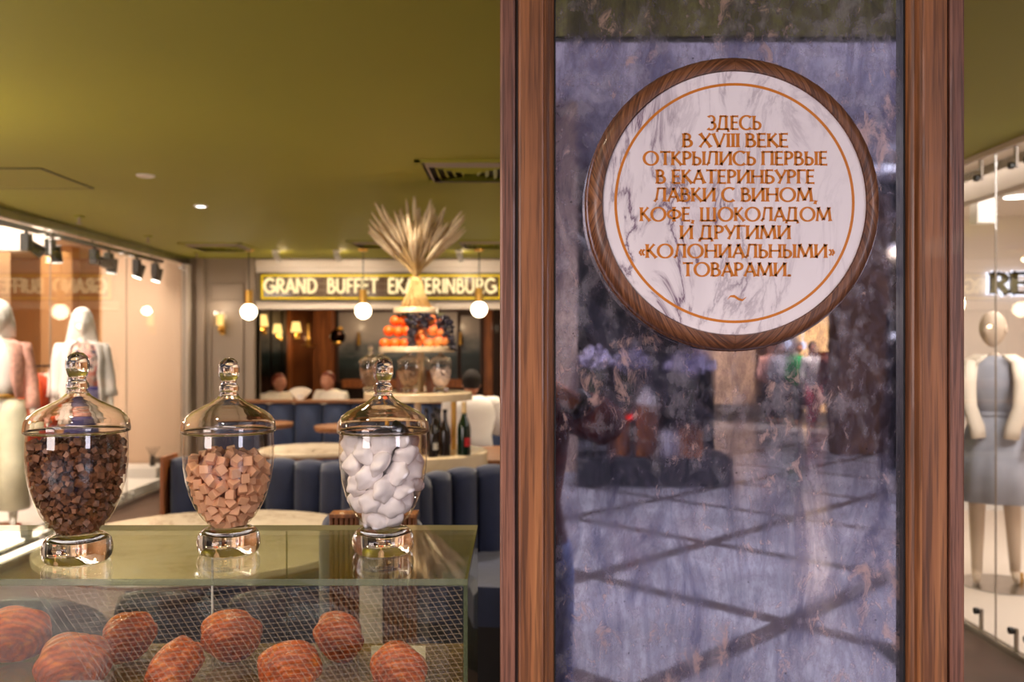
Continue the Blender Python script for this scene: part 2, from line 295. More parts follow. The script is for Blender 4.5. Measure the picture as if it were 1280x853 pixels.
# ------------------------------------------------------------ geometry helpers
ORG = {}
class MB:
    def __init__(s): s.v = []; s.f = []; s.mi = []
    def add(s, vs, fs, mi=0):
        b = len(s.v); s.v += [Vector(p) for p in vs]; s.f += [[b+i for i in f] for f in fs]; s.mi += [mi]*len(fs); return s
    def bx(s, x0, x1, y0, y1, z0, z1, mi=0, mat=None):
        vs = [Vector((x, y, z)) for z in (z0, z1) for y in (y0, y1) for x in (x0, x1)]
        if mat: vs = [mat @ v for v in vs]
        return s.add(vs, [(0, 2, 3, 1), (4, 5, 7, 6), (0, 1, 5, 4), (2, 6, 7, 3), (0, 4, 6, 2), (1, 3, 7, 5)], mi)
    def cyl(s, p0, p1, r0, r1=None, n=16, mi=0, caps=True):
        p0 = Vector(p0); p1 = Vector(p1); r1 = r0 if r1 is None else r1
        d = (p1-p0).normalized(); a = d.orthogonal().normalized(); b = d.cross(a)
        vs = [p+(a*math.cos(2*PI*i/n)+b*math.sin(2*PI*i/n))*r for p, r in ((p0, r0), (p1, r1)) for i in range(n)]
        fs = [(i, (i+1) % n, n+(i+1) % n, n+i) for i in range(n)]
        if caps: fs += [tuple(reversed(range(n))), tuple(range(n, 2*n))]
        return s.add(vs, fs, mi)
    def lathe(s, prof, c=(0, 0, 0), n=32, mi=0, closed=False, a0=0, a1=2*PI):
        c = Vector(c); full = abs(a1-a0-2*PI) < 1e-6; k = n if full else n+1
        vs = [c+Vector((r*math.cos(a0+(a1-a0)*j/n), r*math.sin(a0+(a1-a0)*j/n), z)) for r, z in prof for j in range(k)]
        fs = []; m = len(prof)
        for i in range(m if closed else m-1):
            i2 = (i+1) % m
            for j in range(n):
                j2 = (j+1) % k
                fs.append((i*k+j, i*k+j2, i2*k+j2, i2*k+j))
        return s.add(vs, fs, mi)
    def tube(s, pts, r, n=8, mi=0, caps=True):
        pts = [Vector(p) for p in pts]; rs = r if isinstance(r, (list, tuple)) else [r]*len(pts)
        a = None; vs = []
        for i, p in enumerate(pts):
            d = (pts[min(i+1, len(pts)-1)]-pts[max(i-1, 0)]).normalized()
            a = d.orthogonal().normalized() if a is None else (a-d*a.dot(d)).normalized()
            b = d.cross(a)
            rr = rs[i] if isinstance(rs[i], (tuple, list)) else (rs[i], rs[i])
            vs += [p+a*math.cos(2*PI*j/n)*rr[0]+b*math.sin(2*PI*j/n)*rr[1] for j in range(n)]
        fs = [(i*n+j, i*n+(j+1) % n, (i+1)*n+(j+1) % n, (i+1)*n+j) for i in range(len(pts)-1) for j in range(n)]
        if caps: fs += [tuple(reversed(range(n))), tuple(range((len(pts)-1)*n, len(pts)*n))]
        return s.add(vs, fs, mi)
    def loft(s, rings, n=20, mi=0, caps=True, fold=0, nf=9):
        # rings: (cx, cy, z, rx, ry)
        vs = []
        for k, (cx, cy_, z, rx, ry) in enumerate(rings):
            for j in range(n):
                a = 2*PI*j/n; q = 1+fold*(k/len(rings))*math.sin(nf*a)
                vs.append(Vector((cx+rx*q*math.cos(a), cy_+ry*q*math.sin(a), z)))
        fs = [(i*n+j, i*n+(j+1) % n, (i+1)*n+(j+1) % n, (i+1)*n+j) for i in range(len(rings)-1) for j in range(n)]
        if caps: fs += [tuple(reversed(range(n))), tuple(range((len(rings)-1)*n, len(rings)*n))]
        return s.add(vs, fs, mi)
    def sph(s, c, r, nu=16, nv=10, mi=0, fn=None):
        c = Vector(c); r = r if isinstance(r, (tuple, list)) else (r, r, r); vs = [(0, 0, 1)]
        for i in range(1, nv):
            th = PI*i/nv
            for j in range(nu): ph = 2*PI*j/nu; vs.append((math.sin(th)*math.cos(ph), math.sin(th)*math.sin(ph), math.cos(th)))
        vs.append((0, 0, -1)); vs = [Vector(v) for v in vs]
        if fn: vs = [fn(v) for v in vs]
        vs = [c+Vector((v.x*r[0], v.y*r[1], v.z*r[2])) for v in vs]
        fs = [(0, 1+j, 1+(j+1) % nu) for j in range(nu)]
        for i in range(nv-2):
            for j in range(nu): a = 1+i*nu; fs.append((a+j, a+nu+j, a+nu+(j+1) % nu, a+(j+1) % nu))
        a = 1+(nv-2)*nu; l = len(vs)-1
        fs += [(a+(j+1) % nu, a+j, l) for j in range(nu)]
        return s.add(vs, fs, mi)
    def build(s, name, mats, parent=None, smooth=False, org=None, bev=0, kind=None, **tg):
        mats = mats if isinstance(mats, (list, tuple)) else [mats]
        if org is None:
            xs = [v.x for v in s.v]; ys = [v.y for v in s.v]; zs = [v.z for v in s.v]
            org = Vector(((min(xs)+max(xs))/2, (min(ys)+max(ys))/2, min(zs)))
        org = Vector(org)
        me = bpy.data.meshes.new(name); me.from_pydata([tuple(v-org) for v in s.v], [], s.f)
        for m in mats: me.materials.append(M[m] if isinstance(m, str) else m)
        if any(s.mi): me.polygons.foreach_set('material_index', s.mi)
        bm = bmesh.new(); bm.from_mesh(me); bmesh.ops.recalc_face_normals(bm, faces=bm.faces); bm.to_mesh(me); bm.free()
        if smooth:
            me.polygons.foreach_set('use_smooth', [True]*len(me.polygons))
            if smooth != 'all':
                try: me.set_sharp_from_angle(angle=R(38))
                except Exception: pass
        me.update()
        o = bpy.data.objects.new(name, me); C.objects.link(o); put(o, org, parent)
        if bev:
            b = o.modifiers.new('bevel', 'BEVEL'); b.width = bev; b.segments = 2; b.limit_method = 'ANGLE'; b.angle_limit = R(40)
        if kind: o['kind'] = kind
        for k, v in tg.items():
            if v: o[k] = v
        return o
def put(o, org, parent=None):
    org = Vector(org); ORG[o.name] = org
    if parent: o.parent = parent; o.location = org-ORG[parent.name]
    else: o.location = org
def thing(name, label, category, loc, group=None):
    o = bpy.data.objects.new(name, None); C.objects.link(o); o.empty_display_size = .1
    put(o, loc); o['label'] = label; o['category'] = category
    if group: o['group'] = group
    return o
def tagd(label, category, group=None): return dict(label=label, category=category, group=group)
def dup(o, loc=None, parent=None, rz=None, label=None):
    c = o.copy(); C.objects.link(c)
    if parent: c.parent = parent
    if loc is not None: c.location = loc; ORG[c.name] = Vector(loc)
    if rz is not None: c.rotation_euler.z = rz
    if label: c['label'] = label
    for ch in o.children: dup(ch, parent=c)
    return c
def W(px, py, D): return Vector(((px-640)*D/F, D, H-(py-HOR)*D/F))
def st(mb, name, mats, parent=None, **kw):
    if parent is None: kw['kind'] = 'structure'
    return mb.build(name, mats, parent, **kw)

# ------------------------------------------------------------ lettering
def gl_defs():
    S = lambda x, y0=0, y1=1: ('l', x, y0, x, y1, 1.0)
    h = lambda x0, x1, y: ('l', x0, y, x1, y, .72)
    g = {
     'З': (.56, [('a', .2, .745, .21, .255, 145, -90, .9), ('a', .2, .26, .27, .27, 90, -140, 1)]),
     'Д': (.84, [h(.2, .62, .97), S(.6, 0, 1), ('l', .24, 1, .12, .03, .75), h(.0, .76, .03), ('l', .03, .03, .0, -.17, .8), ('l', .72, .03, .76, -.17, .8)]),
     'Е': (.56, [S(.09), h(.09, .5, .965), h(.09, .45, .52), h(.09, .52, .035)]),
     'С': (.80, [('a', .45, .5, .42, .5, 48, 312, 1)]),
     'Ь': (.58, [S(.09), h(.09, .27, .56), ('a', .25, .29, .25, .27, 90, -90, 1), h(.09, .27, .03)]),
     'В': (.62, [S(.09), h(.09, .25, .965), ('a', .23, .755, .2, .215, 90, -90, .9), h(.09, .27, .54), ('a', .27, .285, .26, .255, 90, -90, 1), h(.09, .28, .035)]),
     'X': (.74, [('l', .05, 1, .68, 0, 1.0), ('l', .65, 1, .04, 0, .7)]),
     'V': (.74, [('l', .03, 1, .38, 0, 1.0), ('l', .7, 1, .38, 0, .7)]),
     'I': (.26, [S(.13)]),
     'К': (.66, [S(.09), ('l', .12, .47, .52, 1, .75), ('l', .2, .56, .64, 0, 1)]),
     'О': (.98, [('a', .48, .5, .43, .49, 0, 360, 1)]),
     'Т': (.68, [S(.34), h(.02, .66, .96)]),
     'Р': (.58, [S(.09), h(.09, .25, .965), ('a', .24, .72, .24, .245, 90, -90, 1), h(.09, .26, .475)]),
     'Ы': (.84, [S(.09), h(.09, .27, .56), ('a', .25, .29, .24, .27, 90, -90, 1), h(.09, .27, .03), S(.72)]),
     'Л': (.76, [('l', .24, 1, .12, .12, .75), ('l', .14, .18, .0, .0, .75), h(.22, .66, .965), S(.62)]),
     'И': (.80, [S(.09), S(.68), ('l', .09, .02, .68, .98, .75)]),
     'П': (.78, [S(.09), S(.66), h(.05, .70, .965)]),
     'А': (.74, [('l', .03, 0, .37, 1, .75), ('l', .35, 1, .70, 0, 1.05), h(.16, .56, .33)]),
     'Н': (.80, [S(.09), S(.68), h(.09, .68, .52)]),
     'Б': (.60, [S(.09), h(.09, .5, .965), h(.09, .27, .56), ('a', .26, .29, .26, .26, 90, -90, 1), h(.09, .27, .03)]),
     'У': (.68, [('l', .02, 1, .36, .38, 1), ('l', .64, 1, .22, .0, .75)]),
     'Г': (.52, [S(.09), h(.05, .5, .965)]),
     'Ш': (1.08, [S(.09), S(.5), S(.92), h(.06, .96, .035)]),
     'М': (.98, [('l', .05, 0, .14, 1, .75), ('l', .13, 1, .47, .08, 1), ('l', .80, 1, .47, .08, .75), ('l', .80, 1, .90, 0, 1)]),
     'Ф': (.90, [('a', .44, .5, .38, .30, 0, 360, 1), S(.44, -.03, 1.03)]),
     '«': (.42, [('l', .2, .62, .06, .4, .6), ('l', .06, .4, .2, .18, .6), ('l', .36, .62, .22, .4, .6), ('l', .22, .4, .36, .18, .6)]),
     '»': (.42, [('l', .06, .62, .2, .4, .6), ('l', .2, .4, .06, .18, .6), ('l', .22, .62, .36, .4, .6), ('l', .36, .4, .22, .18, .6)]),
     ',': (.24, [('l', .12, .08, .06, -.18, .9)]), '.': (.24, [('a', .1, .06, .03, .03, 0, 360, 1)]), ' ': (.30, []),
     'G': (.90, [('a', .45, .5, .40, .46, 45, 335, 1), h(.5, .84, .45), ('l', .82, .12, .82, .45, 1)]),
     'R': (.66, [S(.09), h(.09, .28, .95), ('a', .28, .72, .22, .23, 90, -90, 1), h(.09, .28, .48), ('l', .25, .48, .6, 0, 1)]),
     'N': (.80, [S(.09), S(.66), ('l', .09, 1, .66, 0, .9)]),
     'D': (.80, [S(.09), h(.09, .3, .95), ('a', .28, .5, .40, .45, 90, -90, 1), h(.09, .3, .05)]),
     'U': (.76, [S(.09, .32), S(.62, .32), ('a', .355, .34, .265, .30, 180, 360, 1)]),
     'F': (.54, [S(.09), h(.09, .5, .95), h(.09, .44, .5)]),
     'W': (1.0, [('l', .02, 1, .25, 0, 1), ('l', .48, 1, .25, 0, .7), ('l', .48, 1, .72, 0, 1), ('l', .94, 1, .72, 0, .7)]),
     'S': (.56, [('a', .26, .74, .2, .22, 40, 270, .9), ('a', .26, .27, .23, .25, 90, -140, 1)]),
     'L': (.50, [S(.09), h(.09, .48, .04)]),
    }
    for a, b in (('A', 'А'), ('B', 'В'), ('E', 'Е'), ('T', 'Т'), ('K', 'К'), ('H', 'Н'), ('O', 'О')): g[a] = g[b]
    return g
GL = gl_defs()
def stroke_poly(seg, w, flare, uni):
    n = 9; L = []; Rr = []
    if seg[0] == 'l':
        _, x0, y0, x1, y1, k = seg
        if uni: k = 1
        d = Vector((x1-x0, y1-y0)); ln = d.length; d.normalize(); nm = Vector((-d.y, d.x))
        for i in range(n):
            t_ = i/(n-1); e = abs(2*t_-1)**(9 if ln > .3 else 3); hw = w*k*.5*(1+flare*e)
            p = Vector((x0, y0))+d*ln*t_
            L.append(p+nm*hw); Rr.append(p-nm*hw)
    else:
        _, cx, cy_, rx, ry, a0, a1, k = seg; n = 28 if abs(a1-a0) > 200 else 16
        open_ = abs(a1-a0) < 359
        for i in range(n+1):
            t_ = i/n; a = R(a0+(a1-a0)*t_); c_, s_ = math.cos(a), math.sin(a)
            e = abs(2*t_-1)**10 if open_ and abs(a1-a0) > 190 else 0
            hw = w*.5*(1 if uni else k*(.62+.38*abs(c_)))*(1+flare*e)
            nm = Vector((c_/rx, s_/ry)).normalized(); p = Vector((cx+rx*c_, cy_+ry*s_))
            L.append(p+nm*hw); Rr.append(p-nm*hw)
    return L, Rr
def glyph_mb(mb, ch, ox, z0, sx, sz, y0, y1, w=.13, flare=.7, uni=False, mi=0, flip=1):
    """letter in the xz plane, front face at y0, back at y1"""
    for seg in GL[ch][1]:
        L, Rr = stroke_poly(seg, w, flare, uni); n = len(L); vs = []
        for y in (y0, y1):
            for p in L+Rr: vs.append((ox+flip*p.x*sx, y, z0+p.y*sz))
        fs = []
        for i in range(n-1):
            fs += [(i, i+1, n+i+1, n+i), (2*n+i, 3*n+i, 3*n+i+1, 2*n+i+1), (i, 2*n+i, 2*n+i+1, i+1), (n+i, n+i+1, 3*n+i+1, 3*n+i)]
        fs += [(0, n, 3*n, 2*n), (n-1, 3*n-1, 4*n-1, 2*n-1)]
        mb.add(vs, fs, mi)
def text_width(s): return sum(GL[c][0] for c in s)
def text_line(mb, s, x0, x1, z0, hgt, y0, y1, **kw):
    k = (x1-x0)/(text_width(s)-.12); x = x0
    for ch in s:
        glyph_mb(mb, ch, x, z0, k*.94, hgt, y0, y1, **kw); x += GL[ch][0]*k

# ============================================================ STRUCTURE
st(MB().bx(-3.9, 2.6, -.45, 14.6, -.1, 0), 'floor', 'cafe_floor')
st(MB().bx(-3.9, 2.6, -.43, 10.75, CZ, CZ+.18), 'ceiling', 'green_ceiling')
MIR = 1.3
# back wall with the opening to the bar
BY = 10.6
def xat(px, D): return (px-640)*D/F
def zat(py, D): return H-(py-HOR)*D/F
xo = xat(320, BY); zo = zat(387, BY)
wb = st(MB().bx(-3.9, xo, BY, BY+.16, 0, CZ).bx(xo, 2.6, BY, BY+.16, zo, CZ).bx(1.6, 2.6, BY, BY+.16, 0, zo), 'wall_back', 'greige')
def moulding(x0, x1, z0, z1, y, parent, w_=.025, d=.02, m='greige'):
    mb = MB()
    for a in ((x0, x1, z1-w_, z1), (x0, x1, z0, z0+w_), (x0, x0+w_, z0+w_, z1-w_), (x1-w_, x1, z0+w_, z1-w_)):
        mb.bx(a[0], a[1], y-d, y, a[2], a[3])
    return mb.build('panel_moulding', m, parent, bev=.006)
for (a, b, c, d) in [(262, 305, 355, 378), (262, 305, 388, 620), (238, 244, 355, 378), (238, 244, 388, 620)]:
    moulding(xat(a, BY), xat(b, BY), zat(d, BY), zat(c, BY), BY, wb)
MB().bx(xat(247, BY), xat(257, BY), BY-.05, BY, 0, CZ).build('pilaster', 'greige', wb, bev=.01)
MB().bx(xat(308, BY), xo, BY-.06, BY+.2, 0, CZ).build('pilaster', 'greige', wb, bev=.01)
MB().bx(xo, 1.6, BY-.04, BY, zo, zo+.05).build('lintel_moulding', 'offwhite', wb, bev=.01)
MB().bx(xo, 1.6, BY-.05, BY, CZ-.12, CZ-.02).build('cornice', 'offwhite', wb, bev=.015)
MB().bx(xo, 1.6, BY-.012, BY, zo+.05, zo+.10).bx(xo, 1.6, BY-.012, BY, 2.50, CZ-.12).build('lintel_face', 'offwhite', wb)

# left shop front
GX = -3.9
sl = st(MB().bx(-8.5, GX-.0, BY-.15, BY+.05, -.0, 2.95), 'wall_left', 'beige_wall')
# end wall spans only to x=-4.87; deeper bay beyond it
bpy.data.objects.remove(sl)
st(MB().bx(-4.87, GX-.03, 10.45, 10.6, 0, 2.95), 'wall_left', 'beige_wall')
st(MB().bx(-9, -4.87, 13.0, 13.15, 0, 2.95).bx(-9, -8.85, 3, 13, 0, 2.95).bx(-9, GX-.05, 2.85, 3.0, 0, 2.95).bx(-4.97, -4.87, 10.6, 13, 0, 2.95), 'wall_shop_left', 'tan_wall')
st(MB().bx(-9, GX-.03, 3, 13, 2.9, 3.0), 'ceiling_shop_left', 'offwhite')
st(MB().bx(-9, GX, 3, 13, -.1, -.0), 'floor_shop_left', 'offwhite')
st(MB().bx(-7.0, -6.1, 10.2, 10.7, 0, 2.9), 'wall_shop_pier', 'beige_wall')
st(MB().bx(-6.05, -5.65, 11.3, 11.5, 0, 2.9), 'trim_1', 'tan_wall')
st(MB().bx(-9, GX-.85, 8.9, 9.1, 2.58, 2.9), 'wall_shop_soffit', 'offwhite')
win = st(MB().bx(GX-.02, GX+.02, -.0, BY, CZ-.08, CZ), 'window_1', 'steel', bev=.005)
MB().bx(GX-.025, GX+.025, 0, BY, 0, .04).build('bottom_rail', 'steel', win)
MB().bx(GX-.04, GX+.04, BY-.12, BY, 0, CZ-.08).build('jamb', 'offwhite', win, bev=.004)
ys = [0, 2.5, 5.0, 7.43, 8.90, 10.47]
for a, b in zip(ys, ys[1:]):
    p = MB().bx(GX-.005, GX+.005, a+.003, b-.003, .04, CZ-.08).build('pane', 'pane', win)
    for yy in (a+.12, b-.12):
        for zz in (.10, CZ-.14):
            MB().cyl((GX-.02, yy, zz), (GX+.03, yy, zz), .012, n=12).cyl((GX+.02, yy, zz), (GX+.02, yy, zz-.07 if zz < 1 else zz+.05), .006, n=8).build('glass_fitting', 'steel', p, smooth=True)
    MB().bx(GX-.003, GX+.006, b-.002, b+.002, .04, CZ-.08).build('joint', 'greige', win)

# right shop front
GR = 2.6
win2 = st(MB().bx(GR-.02, GR+.02, 2.6, BY, CZ-.03, CZ), 'window_2', 'offwhite')
MB().bx(GR-.02, GR+.02, 2.6, BY, 0, .03).build('bottom_rail', 'steel', win2)
for a, b in ((2.6, 3.67), (3.67, 4.73), (4.73, 6.5), (6.5, 8.5), (8.5, BY)):
    p = MB().bx(GR-.005, GR+.005, a+.003, b-.003, .03, CZ-.03).build('pane', 'pane', win2)
    MB().bx(GR-.004, GR+.004, b-.002, b+.002, .03, CZ-.03).build('joint', 'greige', win2)
    for yy in (a+.17 if a > 4 else a+.75, b-.17):
        for zz in (.13, CZ-.13):
            s_ = 1 if zz > 1 else -1
            MB().cyl((GR-.025, yy, zz), (GR-.005, yy, zz), .018, n=12).build('glass_fitting', 'black', p, smooth=True)
            MB().bx(GR+.006, GR+.02, yy-.01, yy+.01, min(zz-.01*s_, zz+s_*.1), max(zz-.01*s_, zz+s_*.1)).build('bracket', 'greige', p)
st(MB().bx(GR, 8, 8.5, 8.65, -.1, 2.9), 'wall_right', 'offwhite')
st(MB().bx(GR+.03, 8, 8.46, 8.5, 0, .16), 'baseboard_right', 'white')
st(MB().bx(8, 8.15, 2.6, 8.65, -.1, 2.9), 'wall_shop_right', 'offwhite')
st(MB().bx(GR-.02, 8, 2.45, 2.6, -.1, 2.9), 'wall_shop_right_front', 'offwhite')
st(MB().bx(GR, 8.1, 2.6, 8.5, 2.86, 2.95), 'ceiling_shop_right', 'offwhite')
st(MB().bx(3.3, 3.42, 2.6, 8.5, 2.66, 2.86), 'trim_3', 'greige')
st(MB().bx(GR, 8, 2.6, 8.5, -.1, .03), 'floor_shop_right', 'offwhite')

# bar room behind the opening
st(MB().bx(-5, 3, 14.4, 14.6, 0, 2.9), 'wall_bar_back', 'dark_wood')
st(MB().bx(-4.87, -4.75, BY+.16, 14.4, 0, 2.9).bx(2.6, 2.75, BY+.16, 14.4, 0, 2.9), 'wall_bar_side', 'dark_wood')
st(MB().bx(-4.9, 2.7, BY+.16, 14.6, 2.85, 2.95), 'ceiling_bar', 'dark_wood')
def pic(px0, px1, py0, py1, D, label, nm='framed_landscape'):
    a, b = W(px0, py1, D), W(px1, py0, D)
    r_ = thing(nm, label, 'picture', ((a.x+b.x)/2, D, a.z))
    MB().bx(a.x, b.x, D-.03, D, a.z, b.z).build('canvas', 'picture', r_, org=((a.x+b.x)/2, D, a.z))
    f = MB(); k = .04
    for (x0, x1, z0, z1) in ((a.x-k, b.x+k, b.z, b.z+k), (a.x-k, b.x+k, a.z-k, a.z), (a.x-k, a.x, a.z, b.z), (b.x, b.x+k, a.z, b.z)): f.bx(x0, x1, D-.06, D, z0, z1)
    f.build('picture_frame', 'dark_wood', r_)
    return r_
pic(424, 572, 390, 476, 14.36, 'wide dusky landscape painting on the bar wall behind the fruit stand')
tri = thing('triptych', 'three narrow cloudy pictures side by side left of the slatted screen', 'picture', W(345, 470, 14.3))
for i, (a, b) in enumerate([(326, 337), (340, 351), (353, 364)]):
    g_ = W(a, 470, 14.3); h_ = W(b, 388, 14.3)
    MB().bx(g_.x, h_.x, 14.32, 14.38, g_.z, h_.z).build('painted_panel', 'picture', tri)
scr = thing('slatted_screen', 'warm wooden slatted screen on the bar wall behind the candlestick', 'screen', (xat(390, 14.2), 14.25, 0))
for k in range(9):
    px = 366+k*4.0
    MB().bx(xat(px, 14.2), xat(px+2.6, 14.2), 14.2, 14.28, 0.6, 2.6).build('slat', 'warm_wood', scr)
MB().bx(xat(392, 14.1), xat(416, 14.1), 14.0, 14.3, 0, 2.7).build('wood_post', 'warm_wood', scr)
MB().bx(xat(360, 14.2), xat(366, 14.2), 14.1, 14.3, 0, 2.7).build('wood_post', 'warm_wood', scr)
MB().bx(xat(605, 13.8), xat(616, 13.8), 13.6, 14.0, 0, 2.8).build('wood_column', 'warm_wood', None, **tagd('warm wood column at the right end of the dark bar room', 'column'))
MB().bx(xat(430, 14.2), xat(600, 14.2), 14.0, 14.35, 1.0-.05, 1.1-.02).build('wall_ledge', 'warm_wood', None, **tagd('warm wood ledge running under the bar paintings', 'ledge'))
pic(576, 600, 395, 470, 14.36, 'dark narrow landscape painting beside the warm wood column')

# ------------------------------------------------------------ ceiling fittings
def louvre(cx, cy_, s, label):
    r_ = thing('ceiling_vent', label, 'vent', (cx, cy_, CZ-.012), 'square ceiling vents')
    MB().bx(cx-s/2+.03, cx+s/2-.03, cy_-s/2+.03, cy_+s/2-.03, CZ-.004, CZ-.001).build('backing', 'black', r_)
    f = MB()
    for a in ((cx-s/2, cx+s/2, cy_-s/2, cy_-s/2+.035), (cx-s/2, cx+s/2, cy_+s/2-.035, cy_+s/2), (cx-s/2, cx-s/2+.035, cy_-s/2, cy_+s/2), (cx+s/2-.035, cx+s/2, cy_-s/2, cy_+s/2)):
        f.bx(*a, CZ-.012, CZ-.001)
    f.build('vent_frame', 'green_ceiling', r_)
    for k in range(5):
        h_ = s/2-.05-k*.048
        if h_ < .03: break
        m = MB()
        for sx, sy in ((1, 0), (-1, 0), (0, 1), (0, -1)):
            t_ = Vector((-sy, sx, 0)); nrm = Vector((sx, sy, 0)); c0 = Vector((cx, cy_, 0))
            a = c0+nrm*h_; b = c0+nrm*(h_-.026)
            m.add([a+t_*h_+Vector((0, 0, CZ-.003)), a-t_*h_+Vector((0, 0, CZ-.003)), b-t_*(h_-.026)+Vector((0, 0, CZ-.03)), b+t_*(h_-.026)+Vector((0, 0, CZ-.03))], [(0, 1, 2, 3)])
        m.build('louvre', 'green_ceiling' if k else 'greige', r_)
louvre(-.25, 5.33, .62, 'square louvred ceiling vent nearest the wooden pillar')
louvre(xat(273, 9.3), 9.35, .66, 'square louvred ceiling vent above the panelled wall and sconce')
louvre(xat(607, 9.2), 9.1, .6, 'square louvred ceiling vent above the end of the lit sign')
louvre(xat(470, 9.2), 9.1, .5, 'small louvred ceiling vent behind the dried plumes')
hx0, hx1, hy0, hy1 = -3.45, -2.81, 5.25, 5.92
f = MB()
for a in ((hx0, hx1, hy0, hy0+.012), (hx0, hx1, hy1-.012, hy1), (hx0, hx0+.012, hy0, hy1), (hx1-.012, hx1, hy0, hy1)): f.bx(*a, CZ-.006, CZ-.001)
ht = thing('ceiling_hatch', 'square access hatch with dark joint in the green ceiling', 'hatch', (-3.13, 5.58, CZ-.006))
f.build('hatch_frame', 'dark_green', ht); MB().bx(hx0+.012, hx1-.012, hy0+.012, hy1-.012, CZ-.005, CZ-.001).build('hatch_panel', 'green_ceiling', ht)
def disc(px, py, r, name, label, cat, glow):
    D = (CZ-H)*F/(HOR-py); x = xat(px, D)
    r_ = thing(name, label, cat, (x, D, CZ-.012))
    MB().lathe([(r*.75, CZ-.002), (r*.8, CZ-.012), (r, CZ-.008), (r*1.02, CZ-.001)], (x, D, 0), 24).build('trim_ring', 'white', r_, smooth=True)
    MB().cyl((x, D, CZ-.001), (x, D, CZ-.006), r*.76, n=24).build('lens', 'lamp_glow' if glow else 'offwhite', r_)
disc(251, 257, .05, 'recessed_downlight', 'bright recessed downlight in the green ceiling', 'light', True)
disc(182, 219, .055, 'ceiling_speaker', 'unlit round disc set in the green ceiling', 'disc', False)
for i, (px, py) in enumerate(((99, 272), (185, 297), (246, 318))):
    D = (CZ-H)*F/(HOR-py+2); x = xat(px, D)
    r_ = thing('sprinkler_head', ['nearest', 'middle', 'farthest'][i]+' of three small sprinkler heads on the green ceiling', 'sprinkler', (x, D, CZ-.07), 'ceiling sprinklers')
    MB().cyl((x, D, CZ-.001), (x, D, CZ-.012), .04, n=16).build('rose', 'green_ceiling', r_)
    MB().cyl((x, D, CZ-.012), (x, D, CZ-.06), .011, .007, n=8).cyl((x, D, CZ-.06), (x, D, CZ-.066), .022, n=10).build('nozzle', 'greige', r_)
for i, (px, py) in enumerate(((345, 317), (421, 320), (574, 314))):
    D = 9.75; x = xat(px, D); z = CZ
    r_ = thing('surface_spotlight', ['leftmost', 'middle', 'rightmost'][i]+' of three small white ceiling spotlights washing the lit sign', 'light', (x, D, CZ-.13), 'sign spotlights')
    MB().cyl((x, D, CZ-.001), (x, D, CZ-.02), .045, n=16).cyl((x, D, CZ-.02), (x, D, CZ-.06), .01, n=8).build('mount', 'white', r_)
    MB().cyl((x, D-.04, CZ-.05), (x+.02, D+.05, CZ-.10), .032, n=16).build('lamp_head', 'white', r_, smooth=True)
    MB().cyl((x+.02, D+.0502, CZ-.1), (x+.0205, D+.053, CZ-.1015), .028, n=16).build('lens', 'lamp_glow', r_)
    spot('sign_spot', (x+.02, D+.06, CZ-.10), 22, WARM2, 120, rot=(R(50), 0, 0), r=.02, blend=.8)
    point('spot_spill', (x+.03, D+.12, CZ-.09), 1.2, WARM, .03)

# pendants
pend = [(311, 390), (454, 389), (599, 387)]
for i, (px, py) in enumerate(pend):
    D = 9.6; c = W(px, py, D)
    r_ = thing('globe_pendant', ['white globe pendant lamp with brass stem left, by the panelled wall', 'white globe pendant lamp with brass stem beside the dried plumes', 'white globe pendant lamp with brass stem nearest the wooden pillar'][i], 'lamp', (c.x, c.y, c.z-.086), 'globe pendants')
    MB().sph(c, .086, 24, 16).build('globe', 'globe_glow', r_, smooth='all')
    MB().cyl((c.x, D, c.z+.08), (c.x, D, c.z+.235), .042, n=20).build('brass_sleeve', 'brass', r_, smooth=True)
    MB().cyl((c.x, D, c.z+.235), (c.x, D, CZ-.03), .006, n=8).build('cord', 'black', r_)
    MB().lathe([(0, CZ-.03), (.05, CZ-.028), (.055, CZ-.002), (0, CZ-.001)], (c.x, D, 0), 20).build('ceiling_rose', 'brass', r_, smooth=True)

# lit sign
sx0, sx1, sz0, sz1 = xat(324, BY-.1), xat(628, BY-.1), zat(376, BY-.1), zat(341.5, BY-.1)
sg = thing('lit_sign', 'long tiled sign with yellow border and glowing cream letters above the bar', 'sign', ((sx0+sx1)/2, BY-.06, sz0))
MB().bx(sx0, sx1, BY-.07, BY-.013, sz0, sz1).build('backing_board', 'black', sg)
f = MB(); k = .022; o_ = .018
for a in ((sx0+o_, sx1-o_, sz1-o_-k, sz1-o_), (sx0+o_, sx1-o_, sz0+o_, sz0+o_+k), (sx0+o_, sx0+o_+k, sz0+o_, sz1-o_), (sx1-o_-k, sx1-o_, sz0+o_, sz1-o_)): f.bx(a[0], a[1], BY-.092, BY-.0702, a[2], a[3])
f.build('yellow_border', 'yellow', sg)
ix0, ix1, iz0, iz1 = sx0+o_+k+.004, sx1-o_-k-.004, sz0+o_+k+.004, sz1-o_-k-.004
MB().bx(ix0, ix1, BY-.074, BY-.0702, iz0, iz1).build('grout_bed', 'grout', sg)
nc, nr = 27, 3; tw, th = (ix1-ix0)/nc, (iz1-iz0)/nr; t0_ = None
for r2 in range(nr):
    for c2 in range(nc):
        x, z = ix0+tw*(c2+.5), iz0+th*r2
        if t0_ is None: t0_ = MB().bx(x-tw/2+.004, x+tw/2-.004, BY-.083, BY-.0741, z+.004, z+th-.004).build('tile', 'sign_tile', sg, bev=.002)
        else:
            c_ = t0_.copy(); C.objects.link(c_); c_.location = Vector((x, BY-.0785, z+.004))-ORG[sg.name]; c_.rotation_euler.x = random.uniform(-.02, .02); c_.rotation_euler.z = random.uniform(-.02, .02)
tx = 'GRAND BUFFET EKATERINBURG'; xa, xb = xat(330, BY-.1), xat(622, BY-.1); kk = (xb-xa)/(text_width(tx)+.35*2); x = xa
